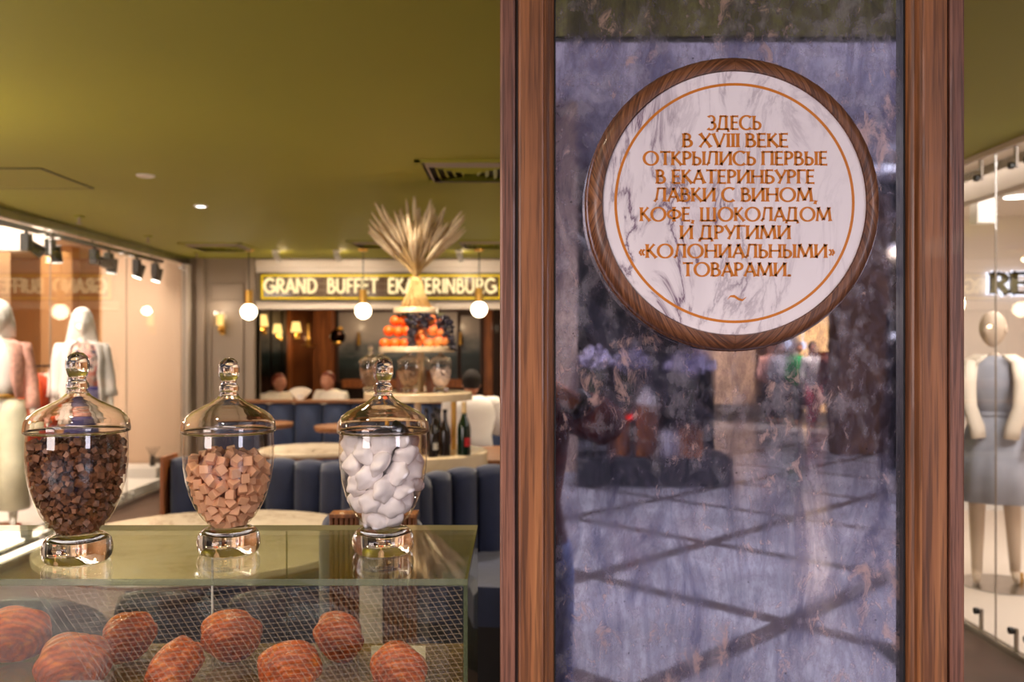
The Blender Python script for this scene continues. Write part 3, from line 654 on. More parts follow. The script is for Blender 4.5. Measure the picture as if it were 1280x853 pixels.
for ch in tx:
    if ch == ' ': x += (.30+.35)*kk; continue
    m = MB(); glyph_mb(m, ch, x, zat(366.5, BY-.1), kk*.94, .175, BY-.118, BY-.085, w=.165, flare=0, uni=True); m.build('letter', 'letter_glow', sg); x += GL[ch][0]*kk

# wall sconce on the panelled wall
def sconce(px, py, D, label, kind=0, s=1.0):
    c = W(px, py, D)
    r_ = thing('wall_sconce', label, 'sconce', (c.x, c.y, c.z-.12*s), 'wall sconces')
    MB().bx(c.x-.03*s, c.x+.03*s, D-.015, D, c.z-.16*s, c.z-.04*s).build('backplate', 'brass', r_, bev=.004)
    MB().tube([(c.x, D-.015, c.z-.12*s), (c.x, D-.07, c.z-.13*s), (c.x, D-.10, c.z-.08*s)], .012*s, 8).sph((c.x, D-.10, c.z-.10*s), .03*s, 12, 8).build('arm', 'brass', r_, smooth=True)
    if kind == 0:
        for q in range(8):
            a = 2*PI*q/8
            MB().cyl((c.x+.065*math.cos(a), D-.10+.065*math.sin(a), c.z-.07), (c.x+.065*math.cos(a), D-.10+.065*math.sin(a), c.z+.11), .014, n=8).build('glass_rod', 'bowl', r_, smooth=True)
        MB().cyl((c.x, D-.10, c.z-.05), (c.x, D-.10, c.z+.08), .04, n=16).build('lamp_tube', 'shade_glow', r_, smooth=True)
        point('sconce_light', (c.x, D-.2, c.z+.12), 3.0, WARM2, .05)
    else:
        MB().lathe([(.042*s, -.06*s), (.042*s, 0), (.04*s, .09*s)][:1]+[(.075*s, -.06*s), (.05*s, .08*s), (.048*s, .08*s), (.073*s, -.06*s)], (c.x, D-.10, c.z), 20, closed=False).cyl((c.x, D-.1, c.z+.075*s), (c.x, D-.1, c.z+.079*s), .05*s, n=16).build('lamp_shade', 'shade_glow', r_, smooth=True)
        point('sconce_light', (c.x, D-.16, c.z-.10*s), 1.6*s, WARM, .04)
sconce(278.5, 402, BY-.002, 'crystal and brass wall sconce on the grey panelled wall', 0)
for i, (px, py, s) in enumerate(((330, 402, 1.3), (349, 412, 1.05), (372, 410, 1.15), (352, 420, .5))):
    sconce(px, py, 14.1, ['large cream shaded sconce at the left edge of the bar opening', 'second cream shaded sconce, in front of the narrow panels', 'third cream shaded sconce, left of the candlestick', 'tiny brass wall light below the second shaded sconce'][i], 1, s)
c = W(385, 432, 13.6)
cs = thing('candlestick', 'pale candlestick on a small round brass wall shelf in the bar', 'candlestick', c)
MB().lathe([(0, 0), (.10, 0), (.10, .015), (.035, .02), (.045, .06), (.04, .12), (.018, .15), (.018, .30), (.012, .34), (0, .34)], c, 20).build('stick', 'brass', cs, smooth=True)
MB().bx(c.x-.02, c.x+.02, c.y, 14.19, c.z-.03, c.z).build('bracket', 'brass', cs)
c = W(422, 421, 13.4)
ob = thing('globe_ornament', 'dark and gold glossy ball lamp hanging in the bar', 'lamp', c)
MB().sph(c, .12, 24, 16).build('dark_ball', plain('dark_chrome', (40, 22, 14), .08, .9), ob, smooth='all')
MB().sph((c.x, c.y-.05, c.z-.10), (.075, .06, .045), 16, 10).sph((c.x+.04, c.y-.04, c.z+.12), (.05, .05, .03), 16, 10).build('gold_cap', 'brass', ob, smooth='all')
MB().cyl((c.x, c.y, c.z+.11), (c.x, c.y, 2.85), .006, n=8).build('cord', 'black', ob)
for i, px in enumerate((449, 576)):
    c = W(px, 424, 14.3)
    r_ = thing('brass_wall_light', ['slim brass wall light on the left part of the wide painting', 'slim brass wall light right of the fruit stand'][i], 'light', c, 'slim brass wall lights')
    MB().cyl((c.x, 14.24, c.z-.1), (c.x, 14.24, c.z+.11), .035, .02, n=16).build('tube', 'brass', r_, smooth=True)
    MB().bx(c.x-.02, c.x+.02, 14.25, 14.33, c.z-.02, c.z+.02).build('wall_mount', 'brass', r_)
    point('wall_glow', (c.x, 14.15, c.z+.2), .8, WARM, .03)

# ============================================================ PILLAR + MIRROR
PX0, PX1 = -.0175, .655
DF = 1.272     # front of frame
pil = st(MB().bx(PX0+.004, PX1-.004, MIR+.03, 1.9, 0, CZ), 'wall_pillar', 'frame_wood_red')
fl = thing('wall_mirror', 'tall spotted antique mirror in a moulded walnut frame on the pillar', 'mirror', ((PX0+PX1)/2, MIR+.03, 0))
def stile(x_out, s):
    # profile across x (s = direction towards the mirror) extruded in z
    x = lambda d: x_out+s*d
    for nm, mt, a, b, ya, yb in (('outer_band', 'frame_wood_red', 0, .0225, DF, DF), ('main_band', 'frame_wood', .0265, .0640, DF-.004, DF-.004)):
        MB().bx(min(x(a), x(b)), max(x(a), x(b)), ya, MIR+.03, 0, CZ).build(nm, mt, fl, bev=.0035)
    MB().bx(min(x(.0225), x(.0265)), max(x(.0225), x(.0265)), DF+.006, MIR+.03, 0, CZ).build('groove', 'dark_wood', fl)
    pr = [(.0640, DF-.004), (.0665, DF-.002), (.069, DF+.001), (.0705, DF+.007), (.076, DF+.010), (.079, DF+.016), (.0795, MIR+.002), (.0795, MIR+.03), (.064, MIR+.03)]
    m = MB(); n = len(pr)
    m.add([(x(a), b, z) for z in (0, CZ) for a, b in pr], [(i, (i+1) % n, n+(i+1) % n, n+i) for i in range(n)]+[tuple(range(n)), tuple(range(n, 2*n))])
    m.build('inner_moulding', 'frame_wood', fl, smooth=True)
stile(PX0, 1); stile(PX1, -1)
MB().bx(PX0+.0795, PX0+.0815, MIR-.012, MIR+.002, 0, CZ).bx(PX1-.0825, PX1-.0795, MIR-.012, MIR+.002, 0, CZ).build('dark_gap_strip', 'black', fl)  # dark of the gap at the mirror's edge, drawn as black strips
mo = MB().bx(PX0+.0795, PX1-.0795, MIR, MIR+.006, .1, CZ-.02).build('mirror_glass', 'mirror', fl, org=(.32, MIR, 1.2))

# plaque
pc = Vector(((918-640)*1.26/F, 1.26, H-(254-HOR)*1.26/F))
pq = thing('round_plaque', 'round white marble plaque with orange Russian inscription in a wooden ring', 'plaque', (pc.x, MIR, pc.z))
mmr = 165*1.26/F
def ring_arc(a0, a1):
    prof = [(mmr+.0002, 1.262), (mmr+.001, 1.2555), (mmr+.006, 1.2545), (mmr+.0125, 1.2565), (mmr+.019, 1.262), (mmr+.0225, 1.270), (mmr+.0215, 1.274), (mmr+.024, 1.277), (mmr+.0235, 1.289), (mmr+.019, 1.2995), (mmr-.02, 1.2995), (mmr-.02, 1.2665), (mmr+.0002, 1.2665)]
    n = 30; m = MB(); k = len(prof); vs = []
    for j in range(n+1):
        a = a0+(a1-a0)*j/n
        vs += [(pc.x+r*math.sin(a), y, pc.z+r*math.cos(a)) for r, y in prof]
    fs = [(j*k+i, j*k+(i+1) % k, (j+1)*k+(i+1) % k, (j+1)*k+i) for j in range(n) for i in range(k)]+[tuple(range(k)), tuple(range(n*k, n*k+k))]
    return m.add(vs, fs)
for q in range(2):
    ring_arc(q*PI+.001, (q+1)*PI-.001).build('ring_segment', 'plaque_wood', pq, smooth=True, org=pc)
m = MB(); n = 96; vs = [(pc.x+mmr*k_*math.sin(2*PI*j/n), y, pc.z+mmr*k_*math.cos(2*PI*j/n)) for y, k_ in ((1.26, 1-.004), (1.2608, 1), (1.2664, 1)) for j in range(n)]
m.add(vs, [tuple(range(n)), tuple(range(2*n, 3*n))]+[(i*n+j, i*n+(j+1) % n, (i+1)*n+(j+1) % n, (i+1)*n+j) for i in range(2) for j in range(n)])
m.build('marble_disc', 'marble', pq, org=pc)
m = MB(); n = 128; rr = 148.5*1.26/F; hw = .0019
vs = [(pc.x+(rr+dr)*math.sin(2*PI*j/n), y, pc.z+(rr+dr)*math.cos(2*PI*j/n)) for dr, y in ((-hw, 1.2603), (-hw, 1.2597), (hw, 1.2597), (hw, 1.2603)) for j in range(n)]
m.add(vs, [(i*n+j, i*n+(j+1) % n, ((i+1) % 4)*n+(j+1) % n, ((i+1) % 4)*n+j) for i in range(4) for j in range(n)]).build('inlay_ring', 'inlay', pq, org=pc)
LINES = [('ЗДЕСЬ', 884, 950, 153.5), ('В XVIII ВЕКЕ', 852, 984, 175.5), ('ОТКРЫЛИСЬ ПЕРВЫЕ', 803, 1033, 198), ('В ЕКАТЕРИНБУРГЕ', 819, 1017, 221), ('ЛАВКИ С ВИНОМ,', 817, 1020, 243.5),
         ('КОФЕ, ШОКОЛАДОМ', 799, 1038, 268), ('И ДРУГИМИ', 849, 987, 290.5), ('«КОЛОНИАЛЬНЫМИ»', 797, 1042, 314), ('ТОВАРАМИ.', 852, 987, 337)]
for s_, xa, xb, yc in LINES:
    m = MB(); D = 1.26; hgt = 17.2*D/F
    text_line(m, s_, xat(xa+1, D), xat(xb, D), zat(yc, D)-hgt/2, hgt, 1.2596, 1.2604, w=.18, flare=.6)
    m.build('inscription_line', 'inlay', pq, org=pc)
m = MB(); pts = [(909, 374.5), (913, 370.5), (918, 370.5), (923, 374), (928, 375.5), (933, 371.5)]; ws = [.3, 1.6, 2.6, 2.6, 1.8, .3]; vs = []
for y in (1.2596, 1.2604):
    for (a, b), w_ in zip(pts, ws): p = W(a, b, 1.26); vs += [(p.x, y, p.z+w_*.00075), (p.x, y, p.z-w_*.00075)]
m.add(vs, [(2*i, 2*i+1, 2*i+3, 2*i+2) for i in range(5)]+[(12+2*i, 14+2*i, 15+2*i, 13+2*i) for i in range(5)]+[(2*i, 2*i+2, 14+2*i, 12+2*i) for i in range(5)]+[(2*i+1, 13+2*i, 15+2*i, 2*i+3) for i in range(5)])
m.build('tilde_mark', 'inlay', pq, org=pc)

# ============================================================ DISPLAY CASE
CT = 1.274; CX0, CX1, CY0, CY1 = -1.15, -.0625, 1.236, 1.61; SH = 1.06
base = thing('counter_cabinet', 'wooden counter cabinet under the glass pastry case', 'cabinet', ((CX0+CX1)/2, (CY0+CY1)/2, 0))
MB().bx(CX0, CX1, CY0+.01, CY1-.01, .05, .88).build('carcass', 'warm_wood', base, bev=.004)
MB().bx(CX0-.01, CX1+.01, CY0, CY1, .88, .91).build('worktop', 'table_marble', base, bev=.003)
for i in range(3): MB().bx(CX0+.02+i*.352, CX0+.35+i*.352, CY0-.008, CY0+.01, .08, .86).build('door', 'warm_wood', base, bev=.003)
MB().bx(CX0+.03, CX1-.03, CY0+.04, CY1-.03, 0, .05).build('plinth', 'black', base)
case = thing('glass_display_case', 'frameless glass display case with green edges holding the pastries', 'display case', ((CX0+CX1)/2, (CY0+CY1)/2, .91))
tp = MB(); x0, x1, y0, y1, z0, z1 = CX0, CX1, CY0, CY1, CT-.009, CT
def slab(x0, x1, y0, y1, z0, z1, face, name, big='case_pane', back='green_edge'):
    m = MB(); m.bx(x0, x1, y0, y1, z0, z1)
    idx = {'z': [1, 1, 1, 1, 1, 1], 'y': [1]*6, 'x': [1]*6}[face][:]
    order = ['z', 'z', 'y', 'y', 'x', 'x']
    m.mi = [0 if order[i] == face else 1 for i in range(6)]
    m.mi[3] = 2 if face == 'z' else m.mi[3]
    return m.build(name, [big, 'green_edge', 'pale_edge'], case)
slab(x0, x1, y0, y1, z0, z1, 'z', 'top_pane', 'case_top')
slab(CX0, CX1, CY0, CY0+.006, .911, CT-.0095, 'y', 'front_pane')
slab(CX0, -.412, CY1-.006, CY1, .911, CT-.0095, 'y', 'back_pane')
slab(-.4105, CX1, CY1-.006, CY1, .911, CT-.0095, 'y', 'back_pane')
slab(CX1-.006, CX1, CY0+.0065, CY1-.0065, .911, CT-.0095, 'x', 'side_pane')
slab(CX0, CX0+.006, CY0+.0065, CY1-.0065, .911, CT-.0095, 'x', 'side_pane')
slab(CX0+.007, CX1-.007, CY0+.008, CY1-.008, SH-.006, SH, 'z', 'shelf', 'shelf_pane')
MB().bx(xat(264.2, 1.6), xat(266.2, 1.6), 1.599, 1.603, SH, CT-.01).build('steel_rod', 'white', case)
# diamond mesh reflected in the front pane, drawn as thin pale lines
m = MB(); yl = CY0+.0068
def clipseg(p, q, x0, x1, z0, z1):
    t0, t1 = 0., 1.; d = (q[0]-p[0], q[1]-p[1])
    for pp, qq in ((-d[0], p[0]-x0), (d[0], x1-p[0]), (-d[1], p[1]-z0), (d[1], z1-p[1])):
        if abs(pp) < 1e-12:
            if qq < 0: return None
        else:
            r_ = qq/pp
            if pp < 0: t0 = max(t0, r_)
            else: t1 = min(t1, r_)
    if t0 >= t1: return None
    return (p[0]+d[0]*t0, p[1]+d[1]*t0), (p[0]+d[0]*t1, p[1]+d[1]*t1)
lx0, lx1, lz0, lz1 = xat(40, yl), xat(578, yl), 1.08, CT-.012
ldg = lambda z: xat(40, yl)+(CT-.012-z)*.93   # slanting left border
for fam, (dx, dz, step) in enumerate((((1), -1.55, .0108), ((1), .10, .0068))):
    k = -220
    while k < 320:
        if fam == 0: p = (lx0+k*step, lz1); q = (p[0]+.25, lz1-.25*1.55)
        else: p = (lx0-.1, lz0+k*step-.2); q = (lx1+.1, p[1]+(lx1-lx0+.2)*.10)
        k += 1
        s_ = clipseg(p, q, lx0, lx1, lz0, lz1)
        if not s_: continue
        (ax, az), (bx_, bz) = s_
        if fam == 1:
            # trim at slanting border
            xl = lx0+(lz1-az)*.93
            if xl > bx_: continue
            az += (max(ax, xl)-ax)*.10; ax = max(ax, xl)
        elif ax < lx0+(lz1-az)*.93-.002: continue
        hw = .0006 if fam == 0 else .0004
        m.add([(ax, yl, az-hw), (bx_, yl, bz-hw), (bx_, yl, bz+hw), (ax, yl, az+hw)] if fam == 1 else [(ax-hw, yl, az), (bx_-hw, yl, bz), (bx_+hw, yl, bz), (ax+hw, yl, az)], [(0, 1, 2, 3)])
t = NT('mesh_reflection_lines'); M['mesh_reflection'] = t.fin(t.n('MixShader', {0: .27, 1: t.n('BsdfTransparent').outputs[0], 2: t.n('BsdfDiffuse', {'Color': lin((250, 210, 180))}).outputs[0]}).outputs[0])
m.build('reflected_lattice', 'mesh_reflection', case, kind='stuff')

# pastries
def pastry_fn(seed):
    rnd = random.Random(seed); ph = rnd.uniform(0, 6)
    def fn(v):
        # hinge at (0.25,-.9,-.3): concentric ridges around it, body narrows there
        hx = Vector((.3, -.85, -.25)); d = (v-hx).length
        k = 1+.05*math.sin(d*13+ph)+.02*math.sin(d*34)+.03*math.sin(3*v.x+2*v.z+ph)
        nar = 1-.38*max(0, 1-d/1.1)
        v2 = Vector((v.x*nar, v.y*nar, v.z))*k
        v2.x += .10*math.sin(2.2*v.y+ph)*.6; v2.z += .1*v.y
        return v2
    return fn
pp = [(18, 806, 1.50, .050, 0.3), (160, 806, 1.50, .045, .9), (290, 808, 1.50, .046, .1), (424, 809, 1.50, .044, -.6), (90, 848, 1.36, .050, .5), (222, 855, 1.36, .045, 1.2), (364, 855, 1.36, .043, .0), (497, 855, 1.36, .042, -.4)]
nm_ = ['half hidden at the left frame edge, back row', 'second from left in the back row, above the grey card', 'third from left in the back row, by the steel rod', 'rightmost in the back row, before the marble strip', 'front row, right behind the grey price card', 'front row, second from left', 'front row, between the steel rod and the marble strip', 'front row, rightmost by the cream card']
for (px, py, D, r_, rz), lb in zip(pp, nm_):
    c = W(px, py, D); zc = SH+r_*.80
    r_ *= 1.12; mb = MB().sph((0, 0, 0), (r_, r_*.72, r_*.84), 40, 28, fn=pastry_fn(px))
    rot = Euler((R(20), 0, rz)).to_matrix(); mb.v = [rot @ v for v in mb.v]; mnz = min(v.z for v in mb.v); mb.v = [v+Vector((c.x, D, SH-mnz+.001)) for v in mb.v]
    mb.build('shell_pastry', 'pastry', None, smooth='all', **tagd('golden brown ridged shell pastry, '+lb, 'pastry', 'ridged pastries in the case'))
MB().bx(xat(256, 1.34), xat(400, 1.34), 1.27, 1.36, SH+.0005, SH+.0015).build('paper_sheet', 'paper', None, **tagd('small sheet of brown kraft paper under the front pastries', 'paper'))
c = W(96, 858, 1.262)
cd = thing('price_card', 'grey price card with white handwriting before the left pastry', 'card', (c.x, 1.262, SH))
mt = Matrix.Translation((c.x, 1.262, SH)) @ Matrix.Rotation(R(-15), 4, 'X')
MB().bx(-.032, .032, 0, .002, 0, .058, mat=mt).build('card_face', 'card', cd)
tc = bpy.data.curves.new('handwriting', 'FONT'); tc.body = 'Круассан'; tc.size = .0135; tc.shear = .5; tc.align_x = 'CENTER'; tc.extrude = .0001
to = bpy.data.objects.new('handwriting', tc); C.objects.link(to); to.parent = cd
tc.materials.append(M['white']); bpy.context.view_layer.update()
me_ = bpy.data.meshes.new_from_object(to); bpy.data.objects.remove(to)
to = bpy.data.objects.new('handwriting', me_); C.objects.link(to); to.parent = cd
to.matrix_local = Matrix.Translation(-Vector((0, 0, 0))) @ Matrix.Rotation(R(-15), 4, 'X') @ Matrix.Translation((0, -.0008, .040)) @ Matrix.Rotation(PI/2, 4, 'X')
c = W(500, 853, 1.48)
MB().bx(xat(464, 1.5), xat(532, 1.5), 1.50, 1.502, SH, SH+.03).build('blank_card', 'cream_card', None, **tagd('blank cream card standing behind the rightmost front pastry', 'card'))

# ============================================================ JARS
def jar_parts(scale=1.0):
    u = .00127*scale
    z = lambda y: (690-y)*u
    knob = [(0, z(447)), (6, z(448)), (10.5, z(452)), (13, z(459)), (13, z(466)), (11, z(473)), (8.6, z(478.5)), (10.8, z(482)), (12.5, z(485)), (12.2, z(488.5)), (9.8, z(491.5)), (12.5, z(494)), (0, z(494.3))]
    lid_o = [(12, z(494.5)), (15, z(498)), (22, z(503)), (33, z(508.5)), (44, z(514)), (52, z(520.5)), (56, z(527)), (57, z(533)), (57.5, z(537)), (56.5, z(539.5))]
    lid_i = [(53, z(539.5)), (53.5, z(535)), (53, z(529)), (49, z(523)), (42, z(517.5)), (32, z(512)), (21, z(507)), (12, z(502)), (0, z(500))]
    bowl = [(54, z(540.5)), (54.5, z(550)), (55, z(565)), (54.2, z(582)), (51.5, z(600)), (47, z(617)), (40.5, z(633)), (33, z(645)), (26, z(652.5)), (20.5, z(657.5))]
    foot = [(0, z(657.2)), (17, z(657.4)), (24, z(658.3)), (31, z(661)), (36, z(666)), (38.2, z(672.5)), (38.4, z(679)), (37, z(685)), (34.5, z(689)), (33, z(690)), (0, z(690))]
    f = lambda p: [(a*u, b) for a, b in p]
    return f(knob), f([(0, z(494.5))]+lid_o[0:1][:0]+lid_o)+f(lid_i), f(bowl), f(foot)
BOWLP = jar_parts()[2]
def jar(name, label, x, y, z, scale, group):
    kn, ld, bw, ft = jar_parts(scale); r_ = thing(name, label, 'jar', (x, y, z), group)
    nld = 10; lo_ = ld[1:1+nld]; th_ = .0020*scale
    li_ = []
    for i_ in range(nld):
        p0, p1 = lo_[max(i_-1, 0)], lo_[min(i_+1, nld-1)]; dx_, dz_ = p1[0]-p0[0], p1[1]-p0[1]; ln_ = math.hypot(dx_, dz_); li_.append((lo_[i_][0]+dz_/ln_*th_, lo_[i_][1]-dx_/ln_*th_))
    l = MB().lathe([(0, lo_[0][1]+.0002)]+lo_+li_[::-1]+[(0, li_[0][1])], (x, y, z), 64).build('lid', 'glass', r_, smooth='all')
    rr_, zr_ = ld[nld]; rr_ -= .0012*scale; MB().lathe([(rr_+.0024*math.cos(2*PI*q/8), zr_+.001+.0024*math.sin(2*PI*q/8)) for q in range(8)], (x, y, z), 64, closed=True).build('lid_rim', 'glass', l, smooth='all')
    MB().lathe(kn, (x, y, z+.0003), 32).build('knob', 'glass', l, smooth='all')
    MB().lathe(bw, (x, y, z), 64).build('bowl', 'bowl', r_, smooth='all')
    ri, zi = bw[0]; MB().lathe([(ri-.004*scale, zi-.001), (ri-.004*scale, zi+.0008), (ri, zi+.0008), (ri+.0008, zi-.0015), (ri, zi-.003)], (x, y, z), 64).build('rim', 'bowl', r_, smooth='all')
    MB().lathe(ft, (x, y, z), 64).build('foot', 'glass', r_, smooth='all')
    return r_
JG = 'big apothecary jars on the glass case'
JD = [(97, 1.345, 1.03, 'tall glass apothecary jar of dark brown sugar chunks, leftmost on the case'), (286, 1.40, 1.0, 'tall glass apothecary jar of caramel cubes on the case, middle one'), (479, 1.40, 1.0, 'tall glass apothecary jar of white meringues, rightmost on the case')]
JP = []
for px, D, s, lb in JD:
    x = xat(px, D); jar('apothecary_jar', lb, x, D, CT+.0005, s, JG); JP.append((x, D, CT+.0005, s))
def bowl_r(z, s=1.0):
    u = .00127*s; pr = sorted([(b, a) for a, b in [(a*s, b*s) for a, b in BOWLP]]); zs = [p[0] for p in pr]; rs = [p[1] for p in pr]
    return float(np.interp(z, zs, rs))
def pack(n, r, zmax, s, seed, it=500, mg=1.02):
    rng = np.random.default_rng(seed); z0 = BOWLP[-1][1]*s
    zs = rng.uniform(z0+r, zmax, n); P = np.zeros((n, 3)); a = rng.uniform(0, 2*PI, n)
    rad = np.array([max(0, bowl_r(z, s)-r) for z in zs])*np.sqrt(rng.uniform(0, 1, n)); P[:, 0] = rad*np.cos(a); P[:, 1] = rad*np.sin(a); P[:, 2] = zs
    zz = np.linspace(z0, .25*s, 100); rr = np.array([bowl_r(q, s) for q in zz])
    for k in range(it):
        d = P[:, None]-P[None]; L = np.linalg.norm(d, axis=2)+np.eye(n)*9+1e-9; ov = np.clip(2*r-L, 0, None)
        P += (d/L[..., None]*ov[..., None]*.35).sum(1); P[:, 2] -= r*.03*(1-k/it)
        lim = np.interp(P[:, 2]-r*.35, zz, rr)-r*mg; lim = np.clip(lim, .001, None); q = np.hypot(P[:, 0], P[:, 1])+1e-9
        f = np.minimum(1, lim/q); P[:, 0] *= f; P[:, 1] *= f; P[:, 2] = np.maximum(P[:, 2], z0+r)
    return P
# jar 1: chunks (too fine to count)
x, y, z, s = JP[0]; m = MB(); rnd = random.Random(3)
P1 = pack(1350, .0049, .186, s, 1, 40, 1.5)
for p in P1:
    rr_ = rnd.uniform(.0032, .0064); R_ = Euler((rnd.uniform(0, 6), rnd.uniform(0, 6), rnd.uniform(0, 6))).to_matrix()
    vs = [R_ @ Vector((sx*rr_*rnd.uniform(.6, 1), sy*rr_*rnd.uniform(.6, 1), sz*rr_*rnd.uniform(.6, 1))) for sz in (-1, 1) for sy in (-1, 1) for sx in (-1, 1)]
    m.add([v+Vector((x, y, z))+Vector(p) for v in vs], [(0, 2, 3, 1), (4, 5, 7, 6), (0, 1, 5, 4), (2, 6, 7, 3), (0, 4, 6, 2), (1, 3, 7, 5)])
m.build('brown_sugar_chunks', 'choc', None, kind='stuff', **tagd('dark brown sugar chunks filling the leftmost big jar', 'sweets'))
# jar 2: cubes
x, y, z, s = JP[1]; P2 = pack(235, .0088, .186, s, 2, 300, 1.32); rnd = random.Random(5); cs_ = []
for k in range(4):
    a = .0074*rnd.uniform(.92, 1.05); o = MB().bx(-a, a, -a*.95, a*.95, -a*.9, a*.9).build('caramel_cube', 'cube', None, org=(0, 0, 0), bev=.0012, **tagd('pinkish beige caramel cube in the middle big jar', 'sweet', 'caramel cubes in the middle jar')); cs_.append(o)
for i, p in enumerate(P2):
    o = cs_[i] if i < 4 else dup(cs_[i % 4]); o.location = Vector((x, y, z))+Vector(p); o.rotation_euler = (rnd.uniform(0, 6), rnd.uniform(0, 6), rnd.uniform(0, 6))
# jar 3: meringues
x, y, z, s = JP[2]; P3 = pack(50, .0158, .182, s, 4, 400, 1.30); ms_ = []
for k in range(4):
    rnd2 = random.Random(k); pts = [Vector((rnd2.gauss(0, 1), rnd2.gauss(0, 1), rnd2.gauss(0, 1))).normalized() for _ in range(7)]
    def fn(v, pts=pts, k=k):
        ph = math.atan2(v.y, v.x); rho = math.hypot(v.x, v.y); q = 1+.11*math.cos(5*ph+k+2.5*v.z)*rho
        return Vector((v.x*q, v.y*q, v.z*(.82 if v.z > 0 else .6)+.26*math.exp(-(rho/.40)**2)*(v.z > 0)))*(.92+.16*max(0, max(v.dot(p) for p in pts)-.6)/.4)
    o = MB().sph((0, 0, 0), (.0215, .020, .0185), 30, 18, fn=fn).build('meringue', 'meringue', None, smooth='all', org=(0, 0, 0), **tagd('white meringue in the rightmost big jar', 'sweet', 'meringues in the rightmost jar')); ms_.append(o)
for i, p in enumerate(P3):
    o = ms_[i] if i < 4 else dup(ms_[i % 4]); o.location = Vector((x, y, z))+Vector(p); o.rotation_euler = (rnd.uniform(0, 6), rnd.uniform(0, 6), rnd.uniform(0, 6))

def label_heap(objs, jx, jy, noun, per):
    fr_ = sorted([o for o in objs if o.location.y < jy-.012], key=lambda o: -o.location.z)
    od = ['first', 'second', 'third', 'fourth', 'fifth', 'sixth', 'seventh', 'eighth', 'ninth', 'tenth', 'eleventh', 'twelfth', 'thirteenth', 'fourteenth', 'fifteenth', 'sixteenth', 'seventeenth', 'eighteenth', 'nineteenth', 'twentieth']
    for o in objs: o['label'] = noun+' inside the heap, away from the front glass'
    for k in range(0, len(fr_), per):
        for j, o in enumerate(sorted(fr_[k:k+per], key=lambda o: o.location.x)):
            o['label'] = f'{noun} at the front glass, {od[k//per]} layer down, {od[j]} from left'
label_heap([o for o in C.objects if o.name.startswith('caramel_cube')], JP[1][0], JP[1][1], 'caramel cube', 7)
label_heap([o for o in C.objects if o.name.startswith('meringue')], JP[2][0], JP[2][1], 'white meringue', 4)

# ============================================================ TIERED FRUIT STAND
ED = 5.8; ecx = xat(521, ED)
drum = thing('round_buffet_table', 'round cream marble buffet drum carrying the tiered stand and bottles', 'table', (xat(528, ED), ED, 0))
dcx = xat(528, ED); dz = zat(563, ED)
MB().cyl((dcx, ED, dz-.26), (dcx, ED, dz), .43, n=64).build('marble_top', 'cream_marble', drum, bev=.01, smooth=True)
MB().cyl((dcx, ED, .0), (dcx, ED, dz-.26), .40, n=64).build('drum_body', 'table_wood', drum, smooth=True)
esr = thing('tiered_stand', 'three tier cream disc stand holding jars, fruit and dried plumes', 'stand', (ecx, ED, dz))
tz = [zat(494, ED), zat(437.5, ED), zat(389, ED)]; tr = [.355, .25, .148]; tcx = [xat(523, ED), ecx, xat(520, ED)]
for k in range(3):
    MB().cyl((tcx[k], ED, tz[k]-(.035 if k else .05)+.02), (tcx[k], ED, tz[k]+.02), tr[k], n=56).build('tier_disc', 'cream_marble', esr, bev=.004, smooth=True)
for a, b, dx in ((dz, tz[0]-.03, -.0), (tz[0]+.02, tz[1]-.015, .02), (tz[1]+.02, tz[2]-.015, 0)): MB().cyl((ecx+dx, ED+.05, a), (ecx+dx, ED+.05, b), .022, n=20).build('post', 'cream_marble', esr, smooth=True)
for dx in (-.2, .24): MB().cyl((ecx+dx, ED+.05, dz), (ecx+dx, ED+.05, tz[0]-.03), .018, n=16).build('post', 'brass', esr, smooth=True)
T0 = tz[0]+.0205
mj = [(463, -.08, 'brown_fill', 'leftmost in front'), (476, .12, 'white_fill', 'second from left, set back'), (511, -.17, 'brown_fill', 'front middle, pale brown contents'), (524, .14, 'brown_fill', 'behind the middle jar'), (551, -.12, 'white_fill', 'rightmost, white contents')]
for px, dy, mt_, lb in mj:
    x = xat(px, ED+dy)
    jar('apothecary_jar', 'glass jar on the tier under the fruit, '+lb, x, ED+dy, T0, 1.0, 'glass jars on the tiered stand')
    m = MB(); Pk = pack(120, .0115, .15, 1.0, px, 40); rnd = random.Random(px)
    for p in Pk: m.sph(Vector((x, ED+dy, T0))+Vector(p), rnd.uniform(.010, .014), 6, 4)
    m.build('sweets', mt_, None, kind='stuff', **tagd('small sweets filling the stand jar that is '+lb, 'sweets'))
for k, (dx, dy, c_) in enumerate(((-.10, .02, 'brown_fill'), (.1, .0, 'brown_fill'))):
    MB().bx(ecx+dx-.035, ecx+dx+.035, ED+dy-.02, ED+dy+.05, T0, T0+.14).build('sweet_box', 'warm_wood', None, bev=.004, **tagd('small brown box between the stand jars, '+('left one' if k == 0 else 'right one'), 'box'))
# fruit
T1 = tz[1]+.0205
def fr(name, px, py, r, mt_, lb, cat, grp, D):
    c = W(px, py, D)
    r_ = thing(name, lb, cat, (c.x, c.y, c.z-r), grp)
    MB().sph(c, (r, r, r*.94), 20, 14, fn=lambda v: v*(1-.08*max(0, v.z)**6)).build('flesh', mt_, r_, smooth='all')
    MB().cyl((c.x, c.y, c.z+r*.86), (c.x, c.y, c.z+r*.95), .004, n=6).build('stem', 'stem', r_)
rows = [[(481, 429.5), (494, 429.5), (507, 429.5)], [(486, 414), (498, 415), (509, 414)], [(494, 401.5), (504, 401.5)]]
rn = ['bottom', 'middle', 'top']; cn = ['left', 'centre', 'right']
for a, row in enumerate(rows):
    for b, (px, py) in enumerate(row): fr('orange', px, py, .037, 'orange', f'bright orange in the {rn[a]} row of the orange pile, {cn[b] if len(row)==3 or b==0 else "right"} one', 'orange', 'oranges piled on the stand', ED-.10+a*.02)
